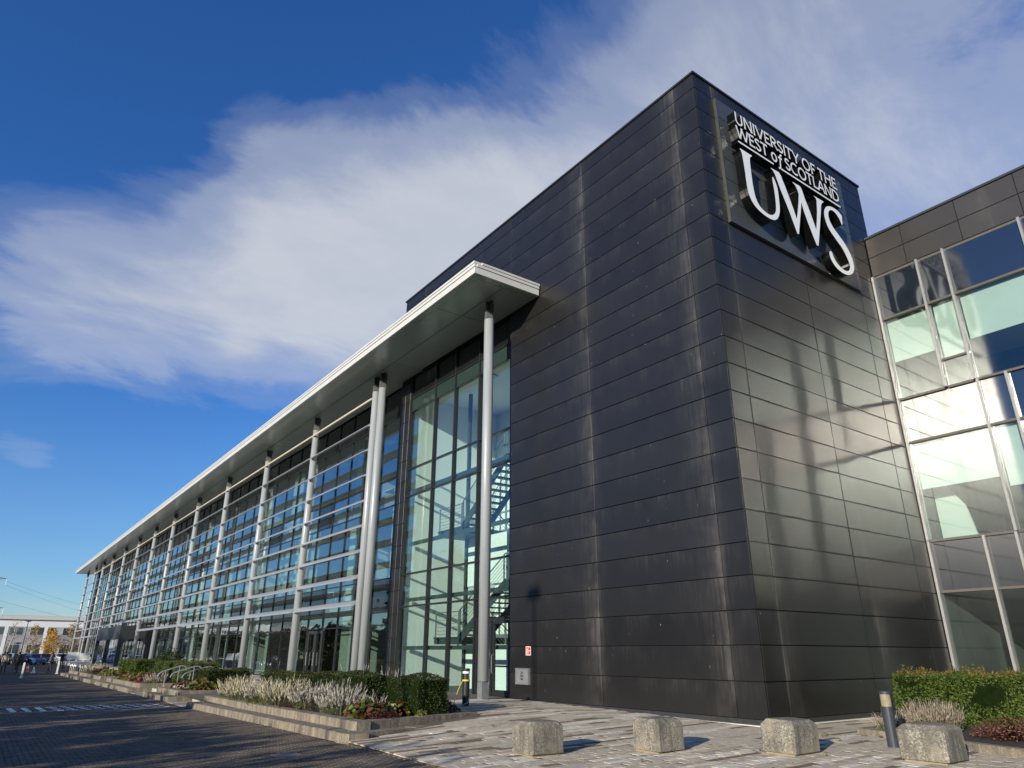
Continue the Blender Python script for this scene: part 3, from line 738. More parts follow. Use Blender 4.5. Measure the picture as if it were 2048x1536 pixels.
# ground-floor doors behind the second bay
for (a, b_) in ((28.9, 29.9), (30.0, 31.0)):
    d = MB().box(FX-.07, FX-.03, a, a+.09, .2, 2.75).box(FX-.07, FX-.03, b_-.09, b_, .2, 2.75).box(FX-.07, FX-.03, a+.09, b_-.09, 2.6, 2.75).box(FX-.07, FX-.03, a+.09, b_-.09, .2, .4).build('door', 'skirting', main)
    MB().tube([(FX-.1, b_-.05, .9), (FX-.1, b_-.05, 1.6)], .02, 6).build('door_handle', 'steel_bright', d)

# --- office wing to the right
WX = 9.9
wing = MB().box(WX+.12, 24., -22., -.01, 15.36, 17.05).build('wing_wall', 'joint_black', B)
MB().box(WX+.12, 24, -22, -.01, -.3, .15).build('wing_plinth', 'skirting', B)
wy = [0.0, -.0]
for (z0, z1) in ((15.36, 16.2), (16.2, 17.04)):
    for (y1, y0) in ((-.02, -1.35), (-1.35, -3.3), (-3.3, -5.2), (-5.2, -8.), (-8., -12.), (-12., -16.), (-16., -20.)):
        box_part('panel', WX+.07, WX+.11, y0+GP, y1-GP, z0+GP, z1-GP, 'panel_wing', wing, .004)
MB().box(WX+.03, 24., -22, -.02, 17.05, 17.14).build('coping', 'coping', wing)
win = MB().box(WX+.1, WX+.2, -22., -.02, 15.26, 15.355).build('office_window', 'transom_bronze', B)
WZ = [.15, 1.0, 3.52, 5.16, 8.6, 10.22, 13.46, 15.26]
def wing_mull(y, z0, z1): box_part('mullion', WX-.10, WX+.16, y-.042, y+.042, z0, z1, 'mullion_silver', win, .006)
UP = [-.06, -1.70, -2.62, -5.03, -7.4, -8.35, -10.8, -13.2]
MIDL = [-.06, -2.68, -3.52, -5.9, -8.3, -10.8, -13.2]
LOW = [-.06, -1.75, -2.66, -4.3, -5.9, -8.3, -10.8, -13.2]
for y in (-.06, -2.65, -5.03, -7.4, -10.8, -13.2): pass
def cells(ys, zs, kinds):
    for i in range(len(ys)-1):
        a, b_ = ys[i+1]+.052, ys[i]-.052
        for k in range(len(zs)-1):
            z0, z1 = zs[k], zs[k+1]
            box_part('pane', WX+.05, WX+.064, a, b_, z0+.042, z1-.042, kinds[k], win)
            box_part('transom', WX-.04, WX+.13, a, b_, z0-.04, z0+.04, 'transom_bronze', win)
cells(UP, [10.22, 13.46, 15.26], ['glass_wing', 'spandrel_wing'])
cells(MIDL, [5.16, 8.6, 10.22], ['glass_wing', 'spandrel_wing'])
cells(LOW, [.15, 3.52, 5.16], ['glass_wing', 'spandrel_wing'])
for y in UP: wing_mull(y, 10.24, 15.30)
for y in MIDL: wing_mull(y, 5.17, 10.22)
for y in LOW: wing_mull(y, .15, 5.15)
box_part('transom', WX+.0, WX+.13, -2.62+.052, -1.70-.052, 11.2, 11.28, 'transom_bronze', win)
# its rooms
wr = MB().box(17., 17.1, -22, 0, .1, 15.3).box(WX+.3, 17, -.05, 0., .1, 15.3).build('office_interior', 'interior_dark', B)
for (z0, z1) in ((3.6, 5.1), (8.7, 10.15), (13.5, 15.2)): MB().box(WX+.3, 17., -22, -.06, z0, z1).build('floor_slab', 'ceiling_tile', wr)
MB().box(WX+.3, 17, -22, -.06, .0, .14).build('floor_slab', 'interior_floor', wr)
for (x0, y0, zc_) in ((11.6, -2.9, 13.5), (12.9, -3.4, 13.5), (11.2, -5.2, 13.5), (13.5, -1.6, 13.5)): MB().box(x0, x0+.6, y0-1.1, y0, zc_-.03, zc_-.005).build('ceiling_light', 'light_panel', wr)
MB().lathe([(.25, 0), (.25, .04), (.2, .05)], (11.4, -1.5, 8.64), 18).build('ceiling_light', 'light_panel', wr)
for (y1, y0, z0, z1) in ((-.12, -1.64, 11.75, 13.42), (-2.7, -4.95, 11.75, 13.42), (-5.1, -7.3, 12.2, 13.42), (-.12, -2.6, 6.95, 8.56), (-2.75, -3.45, 6.6, 8.56), (-3.6, -5.8, 6.9, 8.56), (-2.72, -4.2, 1.8, 3.48)):
    MB().box(WX+.22, WX+.235, y0, y1, z0, z1).build('roller_blind', 'blind', wr)
MB().box(WX+.22, WX+.235, -2.55, -1.78, 11.3, 13.42).build('roller_blind', 'blind', wr)
MB().box(11.2, 11.26, -4.2, -2.72, .15, 3.5).build('partition', 'interior_wall', wr)
MB().prism([(-.12, 5.15), (-1.25, 5.15), (-1.05, 6.35), (-.6, 7.05), (-.12, 7.6)], lambda u, v, d: (d, u, v), 10.9, 10.98).build('partition', 'blind', wr, fixn=True)  # slanted top follows the sunlit area's edge; light put into the wall's shape
MB().box(11.15, 11.19, -3.4, -3.3, .15, 2.3).box(11.15, 11.19, -4.1, -3.4, 2.2, 2.3).build('door_frame', 'blind', wr)

# ------------------------------------------------------------------ the sign on the tower
SG = thing('building_sign', 'large white raised letters naming the university on a grey backing high on the corner tower', 'sign', (4.9, -.1, 14.2))
def spart(name, mb, mats, **k):
    o = mb.build(name, mats, SG, **k); o.matrix_parent_inverse = Matrix.Translation((-4.9, .1, -14.2)); return o
zs = [14.26]+[z for z in ZR if 14.5 < z < 19.2]+[19.2]
for k in range(len(zs)-1):
    spart('backing_panel', MB().box(.955, 8.62, -.115, -.012, zs[k]+.012, zs[k+1]-.012), 'sign_backing')
spart('backing_edge', MB().box(.93, .953, -.13, -.012, 14.25, 19.2), 'sign_edge')
LF, LB = -.50, -.19
SGN = lambda u, v, d: (u, d, v)
def chaikin(L, n=1):
    for _ in range(n):
        o = []
        for i in range(len(L)):
            a, b_ = L[i], L[(i+1) % len(L)]
            o += [(a[0]*.75+b_[0]*.25, a[1]*.75+b_[1]*.25), (a[0]*.25+b_[0]*.75, a[1]*.25+b_[1]*.75)]
        L = o
    return L
GU = [(1.32,17.04),(1.43,16.94),(1.45,16.72),(1.47,16.26),(1.46,15.72),(1.47,15.46),(1.53,15.21),(1.67,15.00),(1.91,14.86),(2.21,14.79),(2.48,14.77),(2.71,14.80),(2.89,14.89),(3.04,15.06),(3.15,15.27),(3.21,15.52),(3.24,15.89),(3.26,16.25),(3.23,16.40),(3.17,16.57),(3.09,16.68),(3.04,16.67),(3.02,16.53),(3.03,16.24),(3.03,15.96),(3.01,15.67),(2.98,15.43),(2.93,15.24),(2.83,15.09),(2.68,14.98),(2.52,14.93),(2.30,14.94),(2.09,15.01),(1.94,15.14),(1.85,15.33),(1.82,15.54),(1.80,15.86),(1.81,16.18),(1.82,16.54),(1.84,16.81),(1.89,16.93),(1.95,16.98),(1.99,17.00),(1.99,17.05),(1.85,17.04),(1.57,17.04)]
GW = [(3.02,17.04),(3.50,17.07),(3.60,16.98),(3.66,16.81),(3.76,16.59),(3.91,16.19),(4.05,15.80),(4.16,15.43),(4.30,15.79),(4.45,16.21),(4.57,16.63),(4.53,16.80),(4.44,16.95),(4.26,17.02),(4.71,17.05),(4.79,17.01),(4.85,16.90),(4.94,16.57),(5.12,16.15),(5.26,15.72),(5.34,15.47),(5.49,15.91),(5.62,16.33),(5.68,16.61),(5.74,16.89),(5.71,16.96),(5.58,17.01),(6.19,17.03),(6.22,16.99),(6.13,16.94),(6.05,16.87),(6.00,16.77),(5.84,16.30),(5.68,15.86),(5.50,15.36),(5.29,14.80),(5.18,14.78),(5.05,15.08),(4.84,15.62),(4.72,15.98),(4.65,16.32),(4.50,15.87),(4.34,15.42),(4.13,14.82),(4.04,14.80),(3.94,15.07),(3.78,15.52),(3.61,15.92),(3.43,16.32),(3.31,16.65),(3.25,16.84),(3.15,16.98)]
GS = [(7.33,16.47),(7.36,16.68),(7.41,16.89),(7.36,16.93),(7.20,17.01),(6.95,17.04),(6.72,17.02),(6.52,16.96),(6.35,16.86),(6.20,16.70),(6.12,16.53),(6.09,16.33),(6.12,16.12),(6.19,15.94),(6.32,15.78),(6.53,15.63),(6.73,15.48),(6.92,15.36),(7.05,15.20),(7.17,15.01),(7.25,14.84),(7.27,14.68),(7.20,14.52),(7.06,14.41),(6.89,14.36),(6.71,14.36),(6.51,14.41),(6.36,14.49),(6.25,14.60),(6.18,14.72),(6.15,14.85),(6.09,14.88),(5.99,14.85),(5.94,14.74),(5.95,14.59),(6.03,14.44),(6.17,14.31),(6.39,14.22),(6.66,14.18),(6.92,14.20),(7.16,14.29),(7.37,14.42),(7.51,14.59),(7.58,14.79),(7.58,15.02),(7.51,15.23),(7.38,15.44),(7.21,15.61),(7.00,15.77),(6.79,15.92),(6.58,16.05),(6.43,16.23),(6.38,16.42),(6.41,16.60),(6.49,16.74),(6.63,16.84),(6.75,16.88),(6.93,16.86),(7.08,16.76),(7.20,16.63),(7.25,16.46)]
for poly in (chaikin(GU), GW, chaikin(GS)):
    spart('letter', MB().prism(poly, SGN, LF, LB, 0, 1), ['letter_white', 'letter_side'], tri=True, fixn=True)
for (ua, ub) in ((1.33, 3.26), (3.70, 7.45)): spart('underline', MB().prism([(ua, 17.27), (ub, 17.27), (ub, 17.335), (ua, 17.335)], SGN, LF, LB, 0, 1), ['letter_white', 'letter_side'], fixn=True)
def arc(cx_, cy_, rx, ry, a0, a1, n=14): return [(cx_+rx*math.cos(R(a0+(a1-a0)*i/n)), cy_+ry*math.sin(R(a0+(a1-a0)*i/n))) for i in range(n+1)]
GL = {  # letter: (width, strokes); unit height
 'U': (.74, [[(.12, 1), (.12, .42)]+arc(.37, .33, .25, .30, 180, 360, 10)+[(.62, .42), (.62, 1)]]),
 'N': (.80, [[(.12, 0), (.12, 1)], [(.12, .97), (.68, .03)], [(.68, 0), (.68, 1)]]),
 'I': (.26, [[(.13, 0), (.13, 1)]]), 'V': (.74, [[(.05, 1), (.37, .03)], [(.69, 1), (.37, .03)]]),
 'E': (.56, [[(.12, 0), (.12, 1)], [(.12, .95), (.50, .95)], [(.12, .52), (.44, .52)], [(.12, .05), (.53, .05)]]),
 'R': (.66, [[(.12, 0), (.12, 1)], [(.12, .95), (.28, .95)]+arc(.28, .72, .23, .23, 90, -90, 8)+[(.12, .49)], [(.28, .49), (.64, 0)]]),
 'S': (.54, [arc(.27, .74, .19, .21, 30, 200, 8)+arc(.27, .27, .20, .22, 60, -160, 10)]),
 'T': (.62, [[(.31, 0), (.31, 1)], [(.02, .95), (.60, .95)]]), 'Y': (.68, [[(.34, 0), (.34, .46)], [(.04, 1), (.34, .44)], [(.64, 1), (.34, .44)]]),
 'O': (.86, [arc(.43, .5, .35, .47, 90, 450, 22)]), 'F': (.52, [[(.12, 0), (.12, 1)], [(.12, .95), (.49, .95)], [(.12, .5), (.42, .5)]]),
 'H': (.78, [[(.12, 0), (.12, 1)], [(.66, 0), (.66, 1)], [(.12, .52), (.66, .52)]]),
 'W': (1.04, [[(.04, 1), (.28, .03)], [(.52, 1), (.28, .03)], [(.47, .96), (.76, .03)], [(1.0, 1), (.76, .03)]]),
 'C': (.72, [arc(.43, .5, .35, .47, 52, 308, 16)]), 'L': (.52, [[(.12, 0), (.12, 1)], [(.12, .05), (.50, .05)]]),
 'A': (.72, [[(.03, 0), (.36, .98)], [(.69, 0), (.36, .98)], [(.16, .34), (.56, .34)]]),
 'D': (.80, [[(.12, 0), (.12, 1)], [(.12, .95), (.30, .95)]+arc(.30, .5, .40, .45, 90, -90, 12)+[(.12, .05)]]),
 'o': (.60, [arc(.30, .36, .22, .34, 90, 450, 18)]), 'f': (.46, [[(.02, -.36), (.12, -.36), (.20, -.22), (.25, .2), (.30, .72), (.36, .92), (.50, .98)], [(.10, .62), (.46, .62)]]), ' ': (.26, [])}
def ribbon(pts, w, closed=False):
    n = len(pts); L, Rr = [], []
    for i, p in enumerate(pts):
        a = pts[max(i-1, 0)]; b_ = pts[min(i+1, n-1)]
        dx, dy = b_[0]-a[0], b_[1]-a[1]; l = math.hypot(dx, dy) or 1
        ww = w*(1.0 if n > 2 else (1.18 if i in (0, n-1) else 1.0))/2
        L.append((p[0]-dy/l*ww, p[1]+dx/l*ww)); Rr.append((p[0]+dy/l*ww, p[1]-dx/l*ww))
    return L+Rr[::-1]
def text_line(txt, x0, x1, z, h, w=.145):
    tot = sum(GL[c][0] for c in txt); k = (x1-x0)/tot; x = x0
    for c in txt:
        wd_, st = GL[c]
        if st:
            m_ = MB()
            for si, s in enumerate(st):
                s2 = [(s[0][0]+(s[1][0]-s[0][0])*t, s[0][1]+(s[1][1]-s[0][1])*t) for t in (0, .12, .5, .88, 1)] if len(s) == 2 else s
                pts = [(x+u*k, z+v*h) for u, v in s2]
                if len(s) == 2:
                    dx, dy = pts[-1][0]-pts[0][0], pts[-1][1]-pts[0][1]; l = math.hypot(dx, dy); nx_, ny_ = -dy/l, dx/l
                    ws = [1.5, 1.0, .92, 1.0, 1.5]
                    poly = [(p[0]+nx_*w*h*q/2, p[1]+ny_*w*h*q/2) for p, q in zip(pts, ws)]+[(p[0]-nx_*w*h*q/2, p[1]-ny_*w*h*q/2) for p, q in reversed(list(zip(pts, ws)))]
                else: poly = ribbon(pts, w*h)
                m_.prism(poly, SGN, LF-.002*si, LB, 0, 1)
            spart('letter', m_, ['letter_white', 'letter_side'], tri=True, fixn=True)
        x += wd_*k
text_line('UNIVERSITY OF THE', 1.30, 7.46, 18.07, .49)
text_line('WEST of SCOTLAND', 1.30, 7.47, 17.47, .49)

# ------------------------------------------------------------------ small things on the tower
DR = thing('dry_riser_cabinet', 'small grey metal cabinet reading Dry Riser Inlet low on the dark tower wall', 'cabinet', (-.03, 9.57, .6))
MB().box(-.02, .03, -.38, .38, 0, .52).build('box', 'riser_box', DR, mw=Matrix.Identity(4))
MB().box(-.035, -.021, -.33, .33, .05, .47).build('door', 'riser_box', DR)
b_ = MB().box(-.045, -.021, -.38, -.345, 0, .52).box(-.045, -.021, .345, .38, 0, .52).box(-.045, -.021, -.345, .345, 0, .03).box(-.045, -.021, -.345, .345, .49, .52).build('frame', 'steel_bright', DR)
SM = {**GL, 'r': (.38, [[(.1, 0), (.1, .68)], [(.1, .5), (.2, .66), (.34, .66)]]), 'y': (.5, [[(.05, .68), (.25, .05)], [(.47, .68), (.15, -.3)]]), 'i': (.22, [[(.1, 0), (.1, .68)], [(.1, .86), (.1, .98)]]), 's': (.42, [arc(.2, .52, .13, .15, 30, 200, 6)+arc(.2, .18, .14, .17, 60, -160, 7)]), 'e': (.52, [[(.08, .36), (.44, .36)]+arc(.26, .36, .18, .32, 0, 310, 14)]), 'n': (.54, [[(.1, 0), (.1, .68)], [(.1, .5), (.2, .66), (.34, .66), (.44, .5), (.44, 0)]]), 'l': (.2, [[(.1, 0), (.1, 1)]]), 't': (.36, [[(.16, .9), (.16, .1), (.3, .02)], [(.02, .68), (.32, .68)]])}
def wall_text(txt, parent, zc_, h, m_, x=-.037, w=.16, yc=0.):
    tot = sum(SM[c][0] for c in txt)*h; y = yc+tot/2; mb_ = MB()
    for c in txt:
        for si, s in enumerate(SM[c][1]):
            mb_.prism(ribbon([(y-u*h, zc_+v*h) for u, v in s], w*h), lambda u, v, d: (d, u, v), x-.0005*si, x+.002)
        y -= SM[c][0]*h
    return mb_.build('lettering', m_, parent, tri=True, fixn=True)
for t_, z_ in (('Dry', .34), ('Riser', .24), ('Inlet', .14)): wall_text(t_, DR, z_, .075, 'black_paint')
FS = thing('fire_point_sign', 'small red and white fire sign on the dark tower wall above the grey cabinet', 'sign', (-.004, 9.28, 1.53))
MB().box(-.008, .0, -.14, .14, 0, .28).build('plate', 'white_plastic', FS)
MB().box(-.0115, -.0085, -.125, -.01, .02, .13).box(-.0115, -.0085, -.125, -.01, .15, .26).build('symbol', 'red_plastic', FS)
MB().box(-.0115, -.0085, .01, .125, .02, .26).build('symbol', 'red_plastic', FS)
MB().box(-.0145, -.012, .03, .10, .06, .09).box(-.0145, -.012, .03, .10, .12, .15).box(-.0145, -.012, .03, .10, .18, .21).build('symbol', 'white_plastic', FS)
q = at(908, 1336, 0, 5.46)
WL = thing('wall_lamp', 'round frosted bulkhead lamp on the white wall inside the stair hall', 'lamp', (5.49, q.y, q.z))
MB().ring_loft([[(-x_, r_*math.cos(2*math.pi*j/24), r_*math.sin(2*math.pi*j/24)) for j in range(24)] for r_, x_ in ((.34, 0), (.34, .10), (.29, .13))]).build('rim', 'rail_steel', WL, fixn=True)
MB().ring_loft([[(-x_, r_*math.cos(2*math.pi*j/24), r_*math.sin(2*math.pi*j/24)) for j in range(24)] for r_, x_ in ((.28, .131), (.22, .17), (.10, .19))]).build('diffuser', 'lens', WL, fixn=True)

# ------------------------------------------------------------------ stone blocks
def block(cx_, cy_, sx_, sy_, h, rz, label):
    t = thing('stone_block', label, 'block', (cx_, cy_, zp(cx_, cy_)), rz, 'concrete blocks set across the forecourt')
    t['group'] = 'concrete blocks set across the forecourt'
    a, b_, c = sx_/2, sy_/2, .085
    def oct_(e, z, k=.035): 
        A, Bq = a-e, b_-e
        return [(-A+k, -Bq, z), (A-k, -Bq, z), (A, -Bq+k, z), (A, Bq-k, z), (A-k, Bq, z), (-A+k, Bq, z), (-A, Bq-k, z), (-A, -Bq+k, z)]
    m_ = MB().ring_loft([oct_(.0, .035), oct_(.0, h-c-.005), oct_(.012, h-c+.012), oct_(c-.012, h-.006, .05), oct_(c+.01, h, .05)])
    jr = random.Random(int(cx_*100)); m_.v = [(x+jr.gauss(0, .006), y+jr.gauss(0, .006), z+jr.gauss(0, .004)) for x, y, z in m_.v]
    o = m_.build('body', 'block_concrete', t)
    MB().box(-a+.05, a-.05, -b_+.05, b_-.05, -.03, .036).build('timber_base', 'wood_plinth', t)
for (fx, fy, sx_, sy_, rz, lab) in ((-6.92, .06, .74, .66, R(-2), 'weathered concrete block with dark vertical stains, nearest the planter and the road'),
                               (-4.94, -1.10, .74, .66, R(1), 'concrete block with a pale grey side in front of the tower wall'),
                               (-3.45, -2.92, .80, .68, R(0), 'tan concrete block standing before the foot of the tower corner'),
                               (-2.50, -5.00, .78, .76, R(2), 'grey chamfered concrete block beside the short grey bollard light')):
    block(fx+sx_/2, fy+sy_/2, sx_, sy_, .56, rz, lab)

# ------------------------------------------------------------------ bollard lights
def bollard(x, y, z, label, m_='bollard_grey', rz=0., tape=False, h=.98):
    t = thing('bollard_light', label, 'bollard light', (x, y, z-.01), rz, 'bollard lights around the building')
    r = .105
    prof = [(r*math.cos(2*math.pi*i/20), r*math.sin(2*math.pi*i/20)) for i in range(20)]
    def ring(z_, k=1.): return [(a*k, b_*k, z_) for a, b_ in prof]
    MB().ring_loft([ring(0), ring(h*.72)]).build('post', m_, t)
    MB().ring_loft([ring(h*.72, .90), ring(h*.94, .90)]).build('lens', 'lens', t)
    MB().ring_loft([ring(h*.94, 1.02), ring(h*.985, 1.02), ring(h, .9)]).build('cap', m_, t)
    c = MB()
    for k in range(9, 19):   # back shell round the lens
        a0, a1 = 2*math.pi*k/20-.9, 2*math.pi*(k+1)/20-.9
        c.quad((r*math.cos(a0), r*math.sin(a0), h*.72), (r*math.cos(a1), r*math.sin(a1), h*.72), (r*math.cos(a1), r*math.sin(a1), h*.94), (r*math.cos(a0), r*math.sin(a0), h*.94))
    c.build('lamp_shroud', m_, t)
    if tape:
        MB().ring_loft([ring(h*.66, 1.05), ring(h*.70, 1.06)]).build('tape', 'tape_yellow', t)
        MB().ring_loft([ring(h*.865, 1.05), ring(h*.92, 1.07)]).build('tape', 'white_plastic', t)
        MB().tube([(-.10, .05, h*.68), (-.22, .16, h*.42), (-.34, .28, .05), (-.30, .10, .02), (-.12, -.12, .015)], .010, 5).build('tape_tail', 'tape_yellow', t)
        MB().tube([(.09, -.06, .22), (.06, -.16, .10), (-.08, -.14, .04), (-.26, .0, .015)], .008, 5).build('tape_tail', 'white_plastic', t)
    return t
bollard(-3.33, 7.97, zp(-3.33, 7.97), 'black bollard light wrapped in yellow and white tape beside the planter end', 'black_paint', R(-30), True, 1.02)
bollard(-1.05, -3.41, zp(-1.05, -3.4), 'short grey bollard light with a cream lens beside the lavender bed', 'bollard_grey', R(165), False, .98)
for (px, py, lab) in ((617, 1343, 'small bollard light behind the clipped hedge in front of the dark doors'), (489, 1336, 'small bollard light behind the hedge beside the third column'), (398, 1335, 'small bollard light with striped top behind the handrails')):
    q = at(px, py-10, 2, 1.1)
    q = at(px, py, 0, -4.2)
    bollard(-4.2, q.y, .15, lab, 'black_paint', R(160), False, max(.7, min(1.2, q.z-.1)))

# ------------------------------------------------------------------ planters
def kerb_run(parent, pts, z0, z1, th, m_='kerb_granite', L=1.0, inner=1):
    """kerb stones along a polyline; the stone's outer face follows the line"""
    for i in range(len(pts)-1):
        a, b_ = Vector((*pts[i], 0)), Vector((*pts[i+1], 0)); d = (b_-a); ln = d.length; n = max(1, round(ln/L)); d.normalize()
        ang = math.atan2(d.y, d.x)
        for k in range(n):
            s0, s1 = ln*k/n+.004, ln*(k+1)/n-.004
            c = a+d*((s0+s1)/2); w = s1-s0
            key = ('kerb', round(w, 2), round(z1-z0, 2), th)
            if key not in BOXC:
                me = MB().box(-w/2, w/2, 0, th*inner, 0, z1-z0).mesh('kerb_stone', m_)
                bm = bmesh.new(); bm.from_mesh(me); bmesh.ops.bevel(bm, geom=[e for e in bm.edges if all(v.co.z > .01 for v in e.verts)], offset=.012, segments=2, affect='EDGES'); bm.to_mesh(me); bm.free()
                BOXC[key] = me
            link('kerb_stone', BOXC[key], parent, (c.x, c.y, z0+random.uniform(-.003, .003)), (0, 0, ang+random.uniform(-.003, .003)))
def planter(label, y0, y1, xf0, xf1, right=None, xb=-4.4):
    t = thing('raised_planter', label, 'planter', ((xf0+xb)/2, (y0+y1)/2, ROAD_Z))
    t2 = Matrix.Translation((-(xf0+xb)/2, -(y0+y1)/2, -ROAD_Z))
    return t
def P_(t, o): o.matrix_parent_inverse = Matrix.Translation(-t.location); return o
def make_bed(label, low, up, soil_poly):
    c = Vector((sum(p[0] for p in low)/len(low), sum(p[1] for p in low)/len(low), ROAD_Z))
    t = thing('raised_planter', label, 'planter', c)
    n0 = set(COL.objects.keys()) if False else None
    before = len(t.children)
    kerb_run(t, low, -.28, -.02, .46); kerb_run(t, up, -.06, .16, .34)
    for ch in t.children: ch.location = ch.location-c
    s = MB(); s.f.append(tuple(range(len(soil_poly)))); s.m.append(0); s.v += [(x-c.x, y-c.y, .10-c.z) for x, y in soil_poly]
    o = s.build('soil', 'soil', t, tri=True)
    return t
# outlines run so that the inside lies to the left of the line
make_bed('long raised planter with two stepped stone kerbs between the road and the plaza', [(-9.02, 17.1), (-8.58, 4.28), (-4.9, 5.18)], [(-8.45, 17.1), (-8.17, 4.84), (-4.45, 5.62)], [(-8.3, 17.0), (-8.0, 4.95), (-4.5, 5.75), (-4.5, 17.0)])
make_bed('small stepped stone planter between the open path and the handrails', [(-9.08, 24.9), (-8.98, 20.3), (-6.2, 20.3)], [(-8.55, 24.9), (-8.45, 20.9), (-5.8, 20.9)], [(-8.35, 24.8), (-8.25, 21.), (-4.5, 21.), (-4.5, 24.8)])
make_bed('stepped stone planter beyond the handrails with crimson and green plants', [(-9.2, 39.2), (-9.1, 28.4), (-6.2, 28.4)], [(-8.65, 39.2), (-8.55, 29.0), (-5.8, 29.0)], [(-8.45, 39.), (-8.35, 29.1), (-4.5, 29.1), (-4.5, 39.)])
make_bed('stepped stone planter near the white posts at the far end of the road', [(-9.25, 60.), (-9.2, 41.5), (-6.5, 41.5)], [(-8.7, 60.), (-8.6, 42.1), (-6.2, 42.1)], [(-8.5, 59.8), (-8.45, 42.2), (-4.5, 42.2), (-4.5, 59.8)])
for (sa, sb) in ((17.15, 20.25), (24.95, 28.35), (39.25, 41.45)):
    for (x0, za, zb) in ((-9.0, -.3, -.19), (-8.1, -.19, -.02), (-7.2, -.02, .14)): MB().box(x0, -4.4, sa, sb, za, zb).build('step', 'terrace_paving', terrace)

# right-hand bed
RB = thing('planting_bed', 'low stone-edged planting bed with clipped hedge and lavender by the office wing', 'planter', (.6, -3., 0))
kerb_run(RB, [(.36, -1.92), (-.5, -4.4), (-1.6, -7.6), (-2.6, -10.5)], -.1, .12, .22, inner=1)
kerb_run(RB, [(9.6, -1.92), (.36, -1.92)], -.1, .12, .22)
for ch in RB.children: ch.location = ch.location-Vector((.6, -3., 0))
s = MB(); s.v += [(x-.6, y+3., .06) for x, y in ((.35, -2.05), (-2.5, -10.5), (9.8, -10.5), (9.8, -2.05))]; s.f.append((0, 1, 2, 3)); s.m.append(0); s.build('soil', 'soil', RB)

# ------------------------------------------------------------------ plants
def leaf(b, c, n, size, rs, aspect=.6, mi=0):
    t = Vector((rs.gauss(0, 1), rs.gauss(0, 1), rs.gauss(0, 1)+.3)); t = (t-n*t.dot(n))
    if t.length < 1e-3: t = Vector((1, 0, 0))
    t.normalize(); s = n.cross(t); L = size*rs.uniform(.7, 1.3); w = L*aspect
    b.quad(c-t*L*.5, c+s*w*.5, c+t*L*.5, c-s*w*.5, mi)
def rand_dir(rs, up=0.):
    while True:
        v = Vector((rs.uniform(-1, 1), rs.uniform(-1, 1), rs.uniform(-1, 1)))
        if .05 < v.length < 1: v.normalize(); v.z += up; return v.normalized()
def hedge(label, c, sx_, sy_, h, seed, dens=1500, m_='leaf_yew', tip=.12, rz=0., lf=.045, tip_h=.10, group='clipped hedges in the planters'):
    rs = random.Random(seed)
    t = thing('hedge', label, 'hedge', c, rz, group)
    core = MB().box(-sx_/2+.07, sx_/2-.07, -sy_/2+.07, sy_/2-.07, 0, h-.07).build('stems', 'black_paint' if False else 'hedge_core', t)
    b = MB()
    faces = [(Vector((-1, 0, 0)), sy_, h), (Vector((1, 0, 0)), sy_, h), (Vector((0, -1, 0)), sx_, h), (Vector((0, 1, 0)), sx_, h), (Vector((0, 0, 1)), sx_, sy_)]
    for n, u, v in faces:
        for _ in range(int(u*v*dens)):
            if abs(n.x) > .5: p = Vector((n.x*sx_/2, rs.uniform(-sy_/2, sy_/2), rs.uniform(0.0, h)))
            elif abs(n.y) > .5: p = Vector((rs.uniform(-sx_/2, sx_/2), n.y*sy_/2, rs.uniform(0.0, h)))
            else: p = Vector((rs.uniform(-sx_/2, sx_/2), rs.uniform(-sy_/2, sy_/2), h))
            bump = .04*math.sin(p.x*5.3+seed)+.045*math.sin(p.y*3.7+seed*2)+.03*math.sin(p.z*8+p.y*2+seed)
            p += n*(bump-rs.random()**2*.09)
            leaf(b, p, (n*.8+rand_dir(rs)).normalized(), lf, rs, .55)
    b.build('foliage', m_, t)
    if tip > 0:
        b = MB()
        for _ in range(int(sx_*sy_*420*tip)+int(sx_*sy_*60)):
            x, y = rs.uniform(-sx_/2, sx_/2), rs.uniform(-sy_/2, sy_/2)
            clump = max(0., math.sin(x*3.1+y*2.3+seed)+math.sin(y*5.7+seed*3))*.5+.15
            hh = tip_h*rs.random()**1.3*(.35+clump); d = (Vector((rs.gauss(0, .35), rs.gauss(0, .35), 1))).normalized()
            nl = 3+int(hh*45)
            for q_ in range(nl):
                leaf(b, Vector((x, y, h-.02))+d*hh*q_/nl, rand_dir(rs), lf*.9, rs, .38)
        b.build('new_growth', 'leaf_yew_tip', t)
    return t
mat('hedge_core', (.008, .014, .004), .95, spec=.0, namt=.3)
